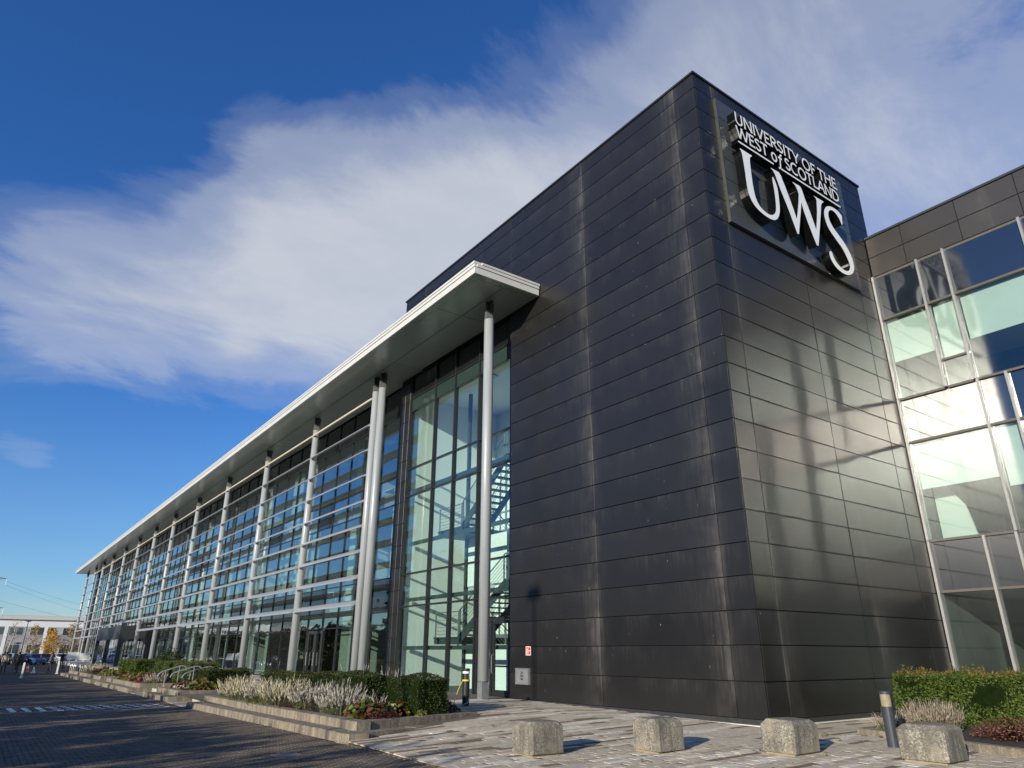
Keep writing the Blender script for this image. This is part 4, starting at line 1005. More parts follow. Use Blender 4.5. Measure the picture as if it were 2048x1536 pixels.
def stalks(label, c, rad, h, n, seed, m_='stalk_silver', m2='stalk_green', spread=.5, name='silver_shrub', cat='shrub', group='silvery flowering shrubs', thick=.022):
    rs = random.Random(seed); t = thing(name, label, cat, c, 0, group); b, g = MB(), MB()
    for _ in range(n):
        a = rs.uniform(0, 2*math.pi); r0 = rad*math.sqrt(rs.random())*.8
        p0 = Vector((r0*math.cos(a), r0*math.sin(a), 0)); lean = spread*(.25+r0/rad)
        hh = h*rs.uniform(.55, 1.05)*(1-.35*(r0/rad)**2)
        d = Vector((math.cos(a)*lean+rs.gauss(0, .12), math.sin(a)*lean+rs.gauss(0, .12), 1)).normalized()
        p1 = p0+d*hh
        for k in range(3):   # fuzzy flower spike: overlapping small blades round the stem
            pass
        m0 = p0+d*hh*.45
        g.tube([p0, m0], [.006, .005], 3)
        for k in range(7):
            q0 = m0+(p1-m0)*(k/7); q1 = m0+(p1-m0)*min(1.05, (k+1.5)/7)
            w = thick*(1-.75*k/7)*rs.uniform(.7, 1.2); s_ = rand_dir(rs); s_ = (s_-d*s_.dot(d)).normalized()*w
            b.quad(q0-s_*.4, q0+s_, q1+s_*.5, q1-s_*.6)
        for k in range(6):
            q0 = p0+d*hh*rs.uniform(.05, .6); leaf(g, q0+rand_dir(rs)*.03, rand_dir(rs), .06, rs, .25)
    b.build('flower_spikes', m_, t, kind='stuff'); g.build('leaves', m2, t, kind='stuff'); return t
def leafy(label, c, rad, h, n, seed, m_, size=.11, asp=.8, name='leafy_plant', cat='plant', group='low leafy plants in the planters', sx_=1., sy_=1.):
    rs = random.Random(seed); t = thing(name, label, cat, c, 0, group); b, s_ = MB(), MB()
    for _ in range(n):
        a = rs.uniform(0, 2*math.pi); rr = rad*math.sqrt(rs.random())
        z = h*math.sqrt(max(0, 1-(rr/rad)**2))*rs.uniform(.45, 1.05)+.02
        p = Vector((rr*math.cos(a)*sx_, rr*math.sin(a)*sy_, z))
        nrm = (Vector((math.cos(a)*.6, math.sin(a)*.6, .8))+rand_dir(rs)*.6).normalized()
        # a rounded six-sided leaf, slightly cupped
        tt = (Vector((math.cos(a), math.sin(a), .2))+rand_dir(rs)*.6); tt = (tt-nrm*tt.dot(nrm)).normalized(); ss = nrm.cross(tt); L = size*rs.uniform(.6, 1.25)
        k0 = len(b.v)
        for u, v, w in ((-.5, 0, 0), (-.2, .38, .06), (.25, .36, .06), (.5, 0, 0), (.25, -.36, .06), (-.2, -.38, .06)): b.v.append(tuple(p+tt*u*L+ss*v*L*asp+nrm*w*L))
        b.f += [(k0, k0+1, k0+2, k0+3), (k0, k0+3, k0+4, k0+5)]; b.m += [0, 0]
        if rs.random() < .25: s_.tube([(p.x*.5, p.y*.5, 0), tuple(p)], .004, 3)
    b.build('leaves', m_, t); s_.build('stems', 'leaf_darkred', t); return t

SZ = .10
# first planter
hedge('dark clipped hedge block at the plaza end of the long planter', (-5.75, 6.6, SZ), .95, 1.9, .90, 1, tip=0., lf=.04)
hedge('dark clipped hedge running along the middle of the long planter', (-6.3, 9.6, SZ), .9, 3.9, .92, 2, tip=.05, lf=.042)
hedge('yellow-tipped clipped hedge behind the pale flowering shrubs', (-6.2, 14.2, SZ), 1.0, 4.8, .82, 3, m_='leaf_yew', tip=.35)
for i, (x, y, r_, h_, m_, lab) in enumerate([
    (-7.75, 15.9, .55, .80, 'stalk_pale', 'pale straw-coloured shrub at the step end of the long planter'),
    (-7.85, 14.4, .62, .86, 'stalk_pale', 'dense straw-coloured shrub second from the steps in the long planter'),
    (-7.75, 12.9, .58, .80, 'stalk_silver', 'whitish shrub between two straw-coloured shrubs in the long planter'),
    (-7.65, 11.4, .66, .92, 'stalk_pale', 'tall cream shrub in the middle of the long planter'),
    (-7.35, 10.0, .55, .80, 'stalk_silver', 'silvery shrub against the clipped hedge in the long planter'),
    (-7.45, 7.5, .62, .88, 'stalk_silver', 'grey silver shrub with tall spikes beside the glossy green leaves'),
    (-7.0, 6.6, .35, .62, 'stalk_silver', 'small grey shrub in front of the dark hedge block')]):
    stalks(lab, (x, y, SZ), r_, h_, 190 if r_ > .5 else 90, 20+i, m_)
for i, (x, y, h_, lab) in enumerate([(-4.95, 8.1, 1.05, 'thin grey dried spikes rising behind the dark hedge near the taped bollard'), (-4.9, 9.6, 1.25, 'tall dried grey spikes behind the hedge in front of the stair window'), (-5.1, 11.8, 1.2, 'dried spikes behind the long hedge in front of the paired columns')]):
    stalks(lab, (x, y, SZ), .55, h_, 46, 40+i, 'stalk_silver', spread=.35, name='dried_perennial', cat='plant', group='dried spikes behind the hedge', thick=.02)
leafy('glossy green and red large-leaved plant at the kerb corner', (-7.35, 6.15, SZ), .55, .42, 260, 50, 'leaf_bergenia', .15)
leafy('low dark red mat plant at the planter corner', (-7.25, 5.5, SZ), .45, .22, 420, 51, 'leaf_darkred', .05, .5)
leafy('red and green leaved plant in front of the dark hedge block', (-6.5, 6.25, SZ), .40, .36, 150, 52, 'leaf_bergenia', .12)
leafy('small yellow-green plant at the foot of the hedge block', (-6.15, 5.55, SZ), .16, .18, 60, 53, 'leaf_lime', .06, .5)
leafy('dark red and green plant between the hedge block and the taped bollard', (-5.0, 6.5, SZ), .50, .30, 330, 54, 'leaf_darkred', .08, .6)
leafy('bronze leaved plant behind the dark red plant by the bollard', (-4.85, 7.2, SZ), .40, .38, 120, 55, 'leaf_bergenia', .13)
leafy('low dark plant under the tall cream shrub', (-7.8, 10.2, SZ), .35, .2, 240, 56, 'leaf_darkred', .05, .5)
leafy('bright green creeping plant on the kerb edge below the straw shrubs', (-8.0, 12.2, SZ), .4, .12, 240, 57, 'leaf_lime', .045, .6, sy_=1.6)
leafy('small grey-green plant beside the low dark plant', (-7.85, 8.9, SZ), .35, .22, 200, 58, 'stalk_green', .05, .4)
# second and third planters
hedge('dark rounded hedge beside the handrails', (-6.4, 22.9, SZ), 1.8, 2.4, .80, 4, tip=.02, lf=.05, dens=1100)
hedge('green hedge with yellow tips behind the red plants', (-5.6, 31.4, SZ), 1.3, 4.4, .95, 5, tip=.35, lf=.055, dens=800, m_='leaf_hedge_bright')
hedge('green hedge between the red plants and the dark round bush', (-5.6, 36.8, SZ), 1.3, 4., .95, 6, tip=.3, lf=.06, dens=700, m_='leaf_hedge_bright')
hedge('far green hedge in the planter near the white posts', (-5.8, 47., SZ), 1.4, 7., .95, 7, tip=.3, lf=.07, dens=500, m_='leaf_hedge_bright')
for i, (x, y, r_, h_, n, m_, sz, lab) in enumerate([
    (-7.4, 21.8, .75, .45, 330, 'leaf_bergenia', .14, 'green and bronze leaved plant at the corner of the stepped planter'),
    (-7.6, 23.6, .7, .36, 300, 'leaf_darkred', .11, 'dark bronze ground plant beside the rounded hedge'),
    (-7.7, 31.0, .9, .48, 340, 'leaf_red', .14, 'crimson leaved plant in the middle of the stepped planter'),
    (-7.7, 33.4, .9, .45, 320, 'leaf_bergenia', .15, 'mixed green and red plant left of the crimson plant'),
    (-7.7, 36., .9, .42, 280, 'leaf_bergenia', .15, 'green plant spilling over the far kerb of the stepped planter'),
    (-7.7, 38.2, .7, .40, 240, 'leaf_darkred', .14, 'rust-coloured low plant at the far end of the stepped planter'),
    (-7.7, 44., .9, .45, 220, 'leaf_lime', .15, 'yellow-green plant in the far planter'),
    (-7.7, 48., 1., .45, 220, 'leaf_darkred', .15, 'reddish plant in the far planter beside the road')]):
    leafy(lab, (x, y, SZ), r_, h_, n, 70+i, m_, sz)
stalks('small silvery shrub among the crimson plants', (-7.8, 29.6, SZ), .5, .62, 90, 90)
stalks('pale grey shrub in the far planter', (-7.8, 52., SZ), .9, .8, 110, 91, 'stalk_pale', thick=.04)
leafy('dark green round evergreen bush between the green hedges', (-5.2, 40.2, SZ), 1.1, 1.7, 1500, 92, 'leaf_yew', .13, .7, name='evergreen_bush', cat='bush', group=None)
# right-hand bed
hedge('bright green clipped hedge with orange tips in front of the office wing', (4.3, -5.4, .06), 1.5, 8.4, 1.08, 8, dens=2600, m_='leaf_hedge_bright', tip=.22, lf=.058, tip_h=.26, group=None)
stalks('pale lavender clump behind the grey bollard light', (1.9, -2.85, .06), .62, .66, 420, 95, 'stalk_lav', 'stalk_green', .35, 'lavender_plant', 'plant', 'lavender plants in the right bed', .013)
stalks('small lavender clump beside the tower path', (.85, -2.45, .06), .34, .48, 130, 96, 'stalk_lav', 'stalk_green', .5, 'lavender_plant', 'plant', 'lavender plants in the right bed', .012)
leafy('brown heather mound in front of the bright green hedge', (1.5, -4.6, .06), .85, .36, 1500, 97, 'heather', .05, .4, name='heather_plant', group='heather mounds in the right bed')
leafy('pinkish heather mound beside the brown heather', (1.1, -5.9, .06), .85, .42, 1500, 98, 'heather', .05, .4, name='heather_plant', group='heather mounds in the right bed')
rs = random.Random(5)
for i in range(12):
    x, y = rs.uniform(-3, .2), rs.uniform(-4.6, -1.5)
    if i > 6: x, y = rs.uniform(-7, -1), rs.uniform(-3, 4)
    leafy('tiny green weed growing in a paving joint', (x, y, zp(x, y)-.005), .06, .05, 14, 120+i, 'leaf_lime', .04, .4, name='weed', cat='weed', group='weeds in the paving joints')

rs = random.Random(61); b_ = MB()
for _ in range(320):
    if rs.random() < .45:
        y = rs.uniform(4.3, 24); x = -8.75-.02*(y-4)-abs(rs.gauss(0, .5)); z = ROAD_Z+.004
    elif rs.random() < .6: x, y = rs.uniform(-8, 0), rs.uniform(-6, 5); z = zp(x, y)+.004
    else: x, y = rs.uniform(-1.5, .6), rs.uniform(-5, -1.2); z = zp(x, y)+.004
    if inside(BED1, x, y) or (x > 0 and y > 0): continue
    leaf(b_, Vector((x, y, z+.006)), (Vector((0, 0, 1))+rand_dir(rs)*.45).normalized(), .05, rs, .6)
b_.build('fallen_leaves', 'leaf_birch', label='scattered fallen leaves on the paving and road', cat='leaves', kind='stuff')
# ------------------------------------------------------------------ handrails at the steps
for i, (yy, xa, xb, lab) in enumerate(((28.0, -7.99, -6.87, 'steel handrail on the crimson planter side of the steps'), (26.4, -7.75, -6.55, 'steel handrail in the middle of the steps'), (25.0, -7.55, -6.32, 'steel handrail beside the small stepped planter'))):
    t = thing('handrail', lab, 'handrail', (xa, yy, .14), 0, 'handrails at the steps')
    L_ = xb-xa
    MB().tube([(-.03, 0, .36), (.03, 0, .50), (.14, 0, .58), (.3, 0, .63), (L_*.82, 0, .83), (L_*.95, 0, .83), (L_+.05, 0, .78), (L_+.10, 0, .62)], .028, 8).build('rail', 'steel_bright', t)
    MB().tube([(.30, 0, -.15), (.30, 0, .62)], .024, 8).build('post', 'steel_bright', t); MB().tube([(L_*.8, 0, 0), (L_*.8, 0, .81)], .024, 8).build('post', 'steel_bright', t)

# ------------------------------------------------------------------ trees
def tree(label, c, h, cr, seed, m_='leaf_tree', nleaf=2600, lf=.28, trunk='bark', name='tree', cat='tree', group=None, base=.28, flat=1.0):
    rs = random.Random(seed); t = thing(name, label, cat, c, rs.uniform(0, 6), group); b = MB()
    tips = []
    b.tube([(0, 0, -.2), (rs.gauss(0, .1), rs.gauss(0, .1), h*.3), (rs.gauss(0, .2), rs.gauss(0, .2), h*.62), (rs.gauss(0, .3), rs.gauss(0, .3), h*.93)], [h*.022+.03, h*.017+.02, h*.01+.015, .015], 7)
    nb = 16
    for i in range(nb):
        a = i*2.4+rs.uniform(-.4, .4); z0 = h*(base+(.9-base)*i/nb); ln = cr*(1.05-.75*abs((i/nb)-.3))*rs.uniform(.75, 1.1)
        e = Vector((math.cos(a)*ln, math.sin(a)*ln, z0+ln*rs.uniform(.25, .6)))
        m0 = Vector((math.cos(a)*ln*.5, math.sin(a)*ln*.5, z0+ln*.12))
        b.tube([(0, 0, z0-.2), m0, e], [h*.007+.01, h*.004+.008, .006], 5); tips += [(e, ln*.42+.15), ((m0+e)/2, ln*.40+.12), (m0, ln*.3+.1)]
    tips += [(Vector((0, 0, h*.93)), cr*.35), (Vector((0, 0, h*.8)), cr*.45)]
    b.build('trunk', trunk, t, smooth=True)
    L = MB()
    for _ in range(nleaf):
        c0, r0 = rs.choice(tips); d = rand_dir(rs)*r0*rs.random()**.4; d.z *= .75*flat
        leaf(L, c0+d, rand_dir(rs, .3), lf, rs, .62)
    L.build('crown', m_, t); return t
# belt of low trees across the road: it shades the road and shows in the glass
rs = random.Random(21)
yy = -34.; i = 0
LABS = ['low leafy tree in the belt across the road', 'autumn brown tree in the belt across the road']
while yy < 64:
    h = rs.uniform(5.4, 6.6); x = -29.8+rs.uniform(-1.2, 1.2)
    hs = h*(1+(-29.8-x)*.03)
    tree(LABS[i % 3 == 1], (x, yy, -.3), hs, 2.3, 200+i, 'leaf_autumn' if i % 3 == 1 else 'leaf_tree', rs.choice((900, 1500, 2200)), .36, name='belt_tree', group='low tree belt across the road' if i % 3 != 1 else 'brown trees of the belt across the road', base=.12)
    yy += rs.uniform(2.8, 4.4); i += 1
for k, (x, y, h) in enumerate(((-40, 62, 15.), (-43, 70, 18.), (-40, 79, 16.), (-44, 88, 19.), (-41, 98, 17.), (-52, -8, 12.), (-54, 12, 13.), (-52, 30, 13.), (-55, 46, 14.))):
    tree(['tall dark conifer-like tree far across the road', 'tall autumn tree far across the road'][k % 2], (x, y, -.3), h, 4.2, 300+k, 'leaf_autumn' if k % 2 else 'leaf_tree', 2600, .55, name='tall_tree', group=['tall dark trees across the road', 'tall autumn trees across the road'][k % 2])

yy = 66.
while yy < 250:
    h = rs.uniform(5.2, 6.4)
    tree(LABS[i % 3 == 1], (-30.5+rs.uniform(-1, 1), yy, -.3), h, 2.9, 200+i, 'leaf_autumn' if i % 3 == 1 else 'leaf_tree', 800, .6, name='belt_tree', group='low tree belt across the road' if i % 3 != 1 else 'brown trees of the belt across the road', base=.08)
    yy += rs.uniform(4.0, 5.2); i += 1
rs = random.Random(99); b_ = MB()
for _ in range(9000):
    y_ = rs.uniform(-170, 330); top = 17+4*math.sin(y_*.05)+3*math.sin(y_*.17)+2.5*math.sin(y_*.43)
    leaf(b_, Vector((rs.uniform(-168, -146), y_, -.3+top*rs.random()**.7)), (Vector((.9, 0, .3))+rand_dir(rs)*.7).normalized(), 3.4, rs, .8)
b_.build('distant_wood', 'leaf_tree', label='far off wood beyond the road', cat='wood', kind='stuff')
# ------------------------------------------------------------------ street lamp across the road (its shadow falls on the tower)
hl = Vector((0, 8.95, 3.45)); k_ = 36.0
lp = hl-sd*k_/1.0
ST = thing('street_lamp', 'tall street lamp standing at the road edge', 'street lamp', (lp.x, lp.y, ROAD_Z))
lh = lp.z-ROAD_Z
MB().tube([(0, 0, 0), (0, 0, 1.2), (0, 0, 1.25), (0, 0, lh-.1)], [.10, .10, .07, .055], 10).build('pole', 'bollard_grey', ST)
MB().lathe([(.06, lh-.12), (.36, lh-.02), (.40, lh+.10), (.30, lh+.24), (.05, lh+.3)], (0, 0, 0), 16).build('lamp_head', 'bollard_grey', ST)
def far_lamp(x, y, h, lab):
    t = thing('street_lamp', lab, 'street lamp', (x, y, ROAD_Z))
    MB().tube([(0, 0, 0), (0, 0, h)], [.08, .05], 8).build('pole', 'bollard_grey', t); MB().lathe([(.1, h-.05), (.42, h+.02), (.42, h+.1), (.1, h+.16)], (0, 0, 0), 12).build('lamp_head', 'bollard_grey', t)
q = at(57, 1243, 1, 120); far_lamp(q.x, 120, q.z+.2, 'tall street lamp in front of the white building')
q = at(36, 1287, 1, 105); far_lamp(q.x, 105, q.z+.2, 'short street lamp beside the parked cars')

# ------------------------------------------------------------------ background: white building
mat('bg_white', (.80, .79, .76), .6, namt=.05, nscale=.3); mat('bg_grey', (.36, .36, .37), .7, namt=.06, nscale=.3); mat('bg_roof', (.60, .58, .54), .5, namt=.05)
mat('bg_frame', (.55, .56, .56), .5, namt=.05); spandrel_material('bg_glass', (.05, .07, .07), .15)
BG = thing('background_building', 'white and grey two-storey building with window bands at the end of the road', 'building', (0, 190, ROAD_Z))
def bgp(name, mb, m_): o = mb.build(name, m_, BG); o.matrix_parent_inverse = Matrix.Translation((0, -190, -ROAD_Z)); return o
bgp('wall', MB().box(-60, 70, 190, 230, 6.85, 8.45).box(-60, 70, 190.3, 230, -.2, 6.85), 'bg_white')
bgp('band', MB().box(-60, 70, 190.02, 190.3, 3.2, 4.95), 'bg_grey')
rp = []
for i in range(11):
    u = i/10; rp.append((-36+u*72, 8.45+.85*math.sin(math.pi*u)))
b_ = MB()
for i in range(10): b_.v += [(rp[i][0], 189.6, rp[i][1]), (rp[i+1][0], 189.6, rp[i+1][1]), (rp[i+1][0], 231, rp[i+1][1]), (rp[i][0], 231, rp[i][1]), (rp[i][0], 189.6, 8.4), (rp[i+1][0], 189.6, 8.4)]; n = len(b_.v)-6; b_.f += [(n, n+1, n+2, n+3), (n+4, n+5, n+1, n)]; b_.m += [0, 0]
rf = bgp('roof', b_, 'bg_roof')
for i in range(120): 
    x = -36+i*.6; u = (x+36)/72; z = 8.45+.85*math.sin(math.pi*max(0, min(1, u)))
    o = box_part('roof_rib', x-.08, x+.08, 189.55, 189.9, z-.05, z+.12, 'bg_roof', rf); o.matrix_parent_inverse = Matrix.Translation((0, 0, 0))
for (x0, x1) in ((-31, -24.2), (-23.6, -16.8), (-16.2, -10.6), (-9.8, -3.0), (-2.3, 5.), (5.7, 12.5), (13.2, 20)):
    for (z0, z1) in ((5.0, 6.8), (.95, 3.15)):
        w_ = bgp('window', MB().box(x0, x1, 190.0, 190.06, z0, z0+.1).box(x0, x1, 190.0, 190.06, z1-.1, z1).box(x0, x0+.1, 190.0, 190.06, z0+.1, z1-.1).box(x1-.1, x1, 190., 190.06, z0+.1, z1-.1), 'bg_frame')
        n = 5
        for i in range(n):
            a, c = x0+.1+(x1-x0-.2)*i/n, x0+.1+(x1-x0-.2)*(i+1)/n
            o = box_part('pane', a+.04, c-.04, 190.03, 190.05, z0+.1, z1-.1, 'blind' if (i*7+int(x0)) % 4 == 1 else 'bg_glass', w_)
            if i: o2 = box_part('frame_bar', a-.04, a+.04, 189.99, 190.05, z0+.1, z1-.1, 'bg_frame', w_)
        for ch in w_.children: pass
    o = bgp('pier', MB().box(x1, x1+.62, 189.95, 190.3, -.2, 6.85), 'bg_white')
MB().box(0, 0, 0, 0, 0, 0)
for k, (px, m_, nl, cr, htop, lab) in enumerate(((18, 'leaf_birch', 160, 1.3, 1236, 'almost bare young tree by the white building'), (62, 'leaf_birch', 700, 1.5, 1246, 'thin young tree with sparse brown leaves before the white building'), (100, 'leaf_yellow', 2600, 1.5, 1258, 'bright yellow young tree before the white building'), (140, 'leaf_birch', 900, 1.5, 1240, 'sparse golden tree beside the far end of the long building'), (146, 'leaf_birch', 500, 1.2, 1262, 'small golden tree behind the end column'))):
    y_ = 150.; q = at(px, 1300, 1, y_); qt = at(px, htop, 1, y_)
    tree(lab, (q.x, y_, ROAD_Z), qt.z+.3, cr, 400+k, m_, nl, .22, 'bark_pale', 'young_tree', 'tree', None, .22, 1.3)
rs = random.Random(77)
for k, x in enumerate((-70, -58, -46, -40, -33, -27, 60, 74)):
    tree('bare brown tree rising behind the white building', (x, 262+rs.uniform(-8, 8), -.3), rs.uniform(11, 15) if x < -30 else 10, 4.5, 500+k, 'leaf_autumn', 900, .5, name='distant_tree', group='trees behind the white building')

# ------------------------------------------------------------------ cars
def car_mats():
    for nm, c, r_ in (('car_blue', (.04, .085, .24), .25), ('car_navy', (.02, .05, .16), .25), ('car_white', (.72, .73, .74), .3), ('car_black', (.012, .012, .014), .22), ('car_silver', (.42, .44, .46), .3)): mat(nm, c, r_, spec=.7, namt=.04)
    mat('tyre', (.012, .012, .012), .8, namt=.2); mat('rim', (.45, .45, .46), .3, metal=.7, namt=.05); spandrel_material('car_glass', (.012, .014, .016), .10); mat('tail_red', (.35, .01, .01), .3)
car_mats()
def make_car():
    t = thing('parked_car', 'parked car', 'car', (0, 0, 0), 0, 'cars parked at the far end of the road')
    def sec(x, w, z0, z1, k=.12): return [(x, -w, z0+k), (x, -w+.05, z0), (x, w-.05, z0), (x, w, z0+k), (x, w, z1-k), (x, w-.1, z1), (x, -w+.1, z1), (x, -w, z1-k)]
    MB().ring_loft([sec(-2.15, .72, .32, .72), sec(-2.05, .82, .24, .86), sec(-1.4, .88, .20, .92), sec(0, .90, .20, .95), sec(1.3, .88, .2, .96), sec(2.0, .84, .24, .92), sec(2.15, .74, .34, .78)]).build('body', 'car_blue', t, smooth=False)
    def s2(x, w, z): return [(x, -w, .9), (x, w, .9), (x, w*.82, z), (x, -w*.82, z)]
    MB().ring_loft([s2(-1.15, .78, .95), s2(-.45, .80, 1.40), s2(.9, .80, 1.43), s2(1.75, .76, 1.0)]).build('windows', 'car_glass', t)
    MB().ring_loft([[(-.5, -.6, 1.40), (-.5, .6, 1.40), (-.45, .55, 1.45), (-.45, -.55, 1.45)], [(1.0, -.6, 1.42), (1.0, .6, 1.42), (.95, .55, 1.47), (.95, -.55, 1.47)]]).build('roof', 'car_blue', t)
    for (x, y) in ((-1.35, -.84), (-1.35, .84), (1.3, -.84), (1.3, .84)):
        w_ = MB().ring_loft([[(x+.31*math.cos(a*math.pi/8), y-.1, .31+.31*math.sin(a*math.pi/8)) for a in range(16)], [(x+.31*math.cos(a*math.pi/8), y+.1, .31+.31*math.sin(a*math.pi/8)) for a in range(16)]]).build('wheel', 'tyre', t)
        s_ = 1 if y > 0 else -1
        MB().ring_loft([[(x+.19*math.cos(a*math.pi/8), y+s_*.10, .31+.19*math.sin(a*math.pi/8)) for a in range(16)], [(x+.17*math.cos(a*math.pi/8), y+s_*.115, .31+.17*math.sin(a*math.pi/8)) for a in range(16)]]).build('rim', 'rim', w_)
    for y in (-.58, .58):
        MB().box(-2.14, -2.05, y-.16, y+.16, .60, .74).build('headlight', 'white_plastic', t); MB().box(2.05, 2.13, y-.18, y+.18, .66, .82).build('tail_light', 'tail_red', t)
    return t
car0 = make_car()
CARS = [(70, 1326, 'car_blue', 1.9, 'blue parked car with a long bonnet beside the hedge'), (56, 1324, 'car_blue', 1.75, 'second blue parked car in the row'), (88, 1324, 'car_navy', 1.9, 'dark blue parked car behind the person in grey'), (99, 1323, 'car_silver', 1.8, 'silver parked car in the middle of the row'), (23, 1319, 'car_white', 1.65, 'white parked car in front of the lower windows'), (14, 1322, 'car_black', 1.7, 'black parked car at the left of the row'), (125, 1320, 'car_white', 1.62, 'white parked van-like car near the end column'), (146, 1319, 'car_navy', 1.7, 'dark parked car close to the end column'), (38, 1322, 'car_black', 1.7, 'black parked car beside the short lamp')]
for i, (px, py, m_, rz, lab) in enumerate(CARS):
    c = car0 if i == 0 else copy_tree(car0)
    q = at(px, 1310, 1, 118+ (i % 4)*5+(18 if m_ == 'car_white' else 0)); c.location = (q.x, q.y, ROAD_Z); c.rotation_euler = (0, 0, rz); c['label'] = lab
    for ch in c.children:
        if ch.name.startswith(('body', 'roof')) and m_ != 'car_blue':
            ch.material_slots[0].link = 'OBJECT'; ch.material_slots[0].material = MATS[m_]

# ------------------------------------------------------------------ people
mat('skin', (.42, .26, .18), .6, namt=.08); mat('hair_dark', (.02, .015, .01), .6, namt=.3); mat('hair_blond', (.45, .34, .18), .6, namt=.2); mat('cloth_black', (.012, .012, .014), .85, namt=.3); mat('cloth_grey', (.13, .13, .16), .85, namt=.2); mat('cloth_beige', (.45, .38, .28), .85, namt=.15); mat('cloth_navy', (.02, .025, .05), .85, namt=.2)
def person(label, x, y, rz, top, legs, hair, stride=.18, h=1.72):
    t = thing('person', label, 'person', (x, y, ROAD_Z), rz)
    k = h/1.72
    V = [(0, 0, .95), (0, 0, 1.12), (0, 0, 1.32), (0, 0, 1.44), (0, .01, 1.52), (0, .02, 1.62), (0, .02, 1.69),
         (.09, 0, .90), (.10, stride, .50), (.10, stride-.10, .09), (.10, stride+.06, .035),
         (-.09, 0, .90), (-.10, -stride*.6, .50), (-.10, -stride*1.3, .10), (-.10, -stride*1.3+.15, .035),
         (.19, 0, 1.40), (.24, -.05, 1.13), (.22, .08, .88), (.22, .13, .78), (-.19, 0, 1.40), (-.24, .03, 1.13), (-.22, .16, .90), (-.22, .20, .80)]
    E = [(0, 1), (1, 2), (2, 3), (3, 4), (4, 5), (5, 6), (0, 7), (7, 8), (8, 9), (9, 10), (0, 11), (11, 12), (12, 13), (13, 14), (3, 15), (15, 16), (16, 17), (17, 18), (3, 19), (19, 20), (20, 21), (21, 22)]
    rad = [.14, .135, .16, .12, .055, .095, .08, .10, .065, .045, .04, .10, .065, .045, .04, .07, .05, .038, .035, .07, .05, .038, .035]
    me = bpy.data.meshes.new('body'); me.from_pydata([tuple(c*k for c in v) for v in V], E, [])
    o = link('body', me, t)
    sm = o.modifiers.new('skin', 'SKIN'); 
    for i, v in enumerate(me.skin_vertices[0].data): v.radius = (rad[i]*k, rad[i]*k*.85); v.use_root = (i == 0)
    o.modifiers.new('sub', 'SUBSURF').levels = 1; o.modifiers['sub'].render_levels = 2
    m_, nt, out = new_mat('outfit_'+label[:12])
    z = nt.add('ShaderNodeSeparateXYZ', None, {0: nt.add('ShaderNodeTexCoord').outputs['Object']}).outputs[2]
    nz = nt.noise(nt.add('ShaderNodeTexCoord').outputs['Object'], 9., 3)
    leg_c, top_c = legs, top
    c = nt.ramp(nt.math('DIVIDE', z, 2.0*k), [(0., (.02, .018, .016)), (.045, leg_c), (.47, top_c), (.755, (.42, .26, .18))], 'CONSTANT')
    c = nt.mix(nz, c, nt.mix(1., c, (.6, .6, .6), 'MULTIPLY'))
    nt.set(out.inputs[0], nt.add('ShaderNodeBsdfPrincipled', None, {'Base Color': c, 'Roughness': .85})); me.materials.append(m_)
    MB().lathe([(.03, 1.56*k), (.10*k, 1.60*k), (.115*k, 1.68*k), (.09*k, 1.75*k), (.03, 1.785*k)], (0, -.015, 0), 12).build('hair', hair, t, smooth=True)
    return t
for (px, py, rz, top, legs, hair, lab) in ((30, 1347, .2, (.012, .012, .014), (.014, .014, .018), 'hair_dark', 'person in black walking away along the road'), (4, 1347, 2.9, (.45, .38, .28), (.05, .05, .07), 'hair_dark', 'person in a beige coat at the edge of the road'), (97, 1346, 1.2, (.15, .14, .17), (.02, .02, .025), 'hair_dark', 'person in a grey jacket beside the far planter'), (120, 1338, 2.2, (.012, .012, .015), (.02, .02, .025), 'hair_blond', 'fair-haired person in a black coat by the far planter')):
    q = at(px, py, 2, ROAD_Z); person(lab, q.x, q.y, rz, top, legs, hair)

# ------------------------------------------------------------------ posts, cones, boards, cycle stands
for (px, py, lab) in ((42, 1356, 'white wooden post standing in the road beside the traffic cone'), (113, 1348, 'white post at the end of the far planter')):
    q = at(px, py, 2, ROAD_Z); t = thing('white_post', lab, 'post', q, 0, 'white posts across the road')
    MB().ring_loft([[(a*.06, b_*.06, z) for a, b_ in ((-1, -1), (1, -1), (1, 1), (-1, 1))] for z in (0, 1.0)]+[[(a*.02, b_*.02, 1.05) for a, b_ in ((-1, -1), (1, -1), (1, 1), (-1, 1))]]).build('post', 'white_plastic', t); MB().box(-.11, .11, -.11, .11, 0, .05).build('base', 'white_plastic', t)
mat('cone_orange', (.75, .13, .03), .5, namt=.08)
for (px, py, h, lab) in ((53, 1344, .75, 'orange and white traffic cone on the road'), (66, 1346, .45, 'small pale cone beside the orange traffic cone')):
    q = at(px, py, 2, ROAD_Z); t = thing('traffic_cone', lab, 'cone', q)
    MB().box(-.2, .2, -.2, .2, 0, .04).build('base', 'cone_orange' if h > .5 else 'white_plastic', t); MB().lathe([(.16, .04), (.11, h*.4)], (0, 0, 0), 14).build('cone', 'cone_orange' if h > .5 else 'white_plastic', t); MB().lathe([(.11, h*.4), (.07, h*.7)], (0, 0, 0), 14).build('band', 'white_plastic', t); MB().lathe([(.07, h*.7), (.03, h)], (0, 0, 0), 14).build('tip', 'cone_orange' if h > .5 else 'white_plastic', t)
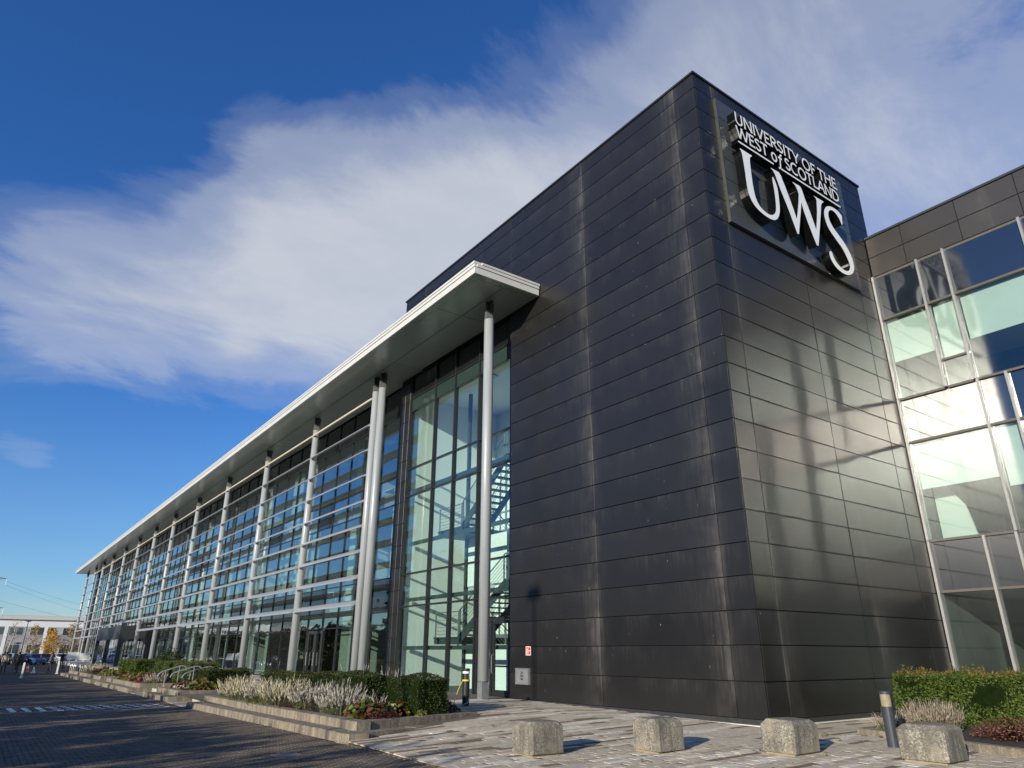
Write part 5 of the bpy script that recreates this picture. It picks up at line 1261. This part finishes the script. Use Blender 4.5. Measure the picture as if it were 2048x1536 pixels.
for (px, py, lab) in ((147, 1312, 'white notice board on a stand near the cycle stands'), (169, 1314, 'tilted white board beside the far hedge')):
    q = at(px, py, 1, 72.); t = thing('notice_board', lab, 'sign', (q.x, 72, ROAD_Z))
    MB().box(-.45, .45, -.02, .02, q.z-.1, q.z+.55).build('board', 'white_plastic', t); MB().box(-.42, -.37, -.02, .02, 0, q.z-.1).build('leg', 'bare_steel', t); MB().box(.37, .42, -.02, .02, 0, q.z-.1).build('leg', 'bare_steel', t)
for i in range(4):
    t = thing('cycle_stand', 'steel hoop cycle stand beyond the far planter', 'cycle stand', (-7.6+i*.0, 63.+i*1.3, ROAD_Z), 0, 'cycle stands')
    MB().tube([(-.4, 0, 0), (-.4, 0, .6)]+[(-.4*math.cos(a*math.pi/8), 0, .6+.3*math.sin(a*math.pi/8)) for a in range(1, 8)]+[(.4, 0, .6), (.4, 0, 0)], .03, 6).build('hoop', 'steel_bright', t)

# ------------------------------------------------------------------ pylon and wires
PY = thing('pylon', 'steel lattice pylon carrying power lines beyond the white building', 'pylon', (-19.5, 400, 0))
b_ = MB(); HT = 40
for sx_ in (-1, 1):
    for sy_ in (-1, 1): b_.tube([(sx_*3.2, sy_*3.2, -.3), (sx_*.8, sy_*.8, HT)], .14, 5)
for k in range(12):
    z0, z1 = HT*k/12, HT*(k+1)/12; r0, r1 = 3.2-2.4*k/12, 3.2-2.4*(k+1)/12
    for s_ in (-1, 1): b_.tube([(-r0*s_, -r0, z0), (r1*s_, -r1, z1)], .08, 4).tube([(-r0*s_, r0, z0), (r1*s_, r1, z1)], .08, 4)
b_.build('mast', 'bare_steel', PY)
for z, ln in ((33.3, 9.8), (20.3, 11.3)):
    MB().tube([(-ln, 0, z), (0, 0, z+1.4), (ln, 0, z)], .12, 4).tube([(-ln, 0, z), (ln, 0, z)], .10, 4).build('cross_arm', 'bare_steel', PY)
    for s_ in (-1, 1): MB().tube([(s_*ln, 0, z), (s_*ln, 0, z-2.9)], .10, 5).build('insulator', 'white_plastic', PY)
mat('wire', (.05, .05, .055), .6)
for i, (z, x) in enumerate(((30.4, -9.7), (17.4, -8.2), (34.5, -17.), (24., -12.))):
    p0, p1 = Vector((x, 400, z)), Vector((x+150, 760, z-8+2*i)); pts = []
    for k in range(25):
        u = k/24; p = p0.lerp(p1, u); p.z -= 9*4*u*(1-u)*.5; pts.append(p-p0)
    MB().tube(pts, .035, 4).build('power_line', 'wire', None, label='thin power line sagging away from the pylon', cat='power line', group='power lines from the pylon').location = p0
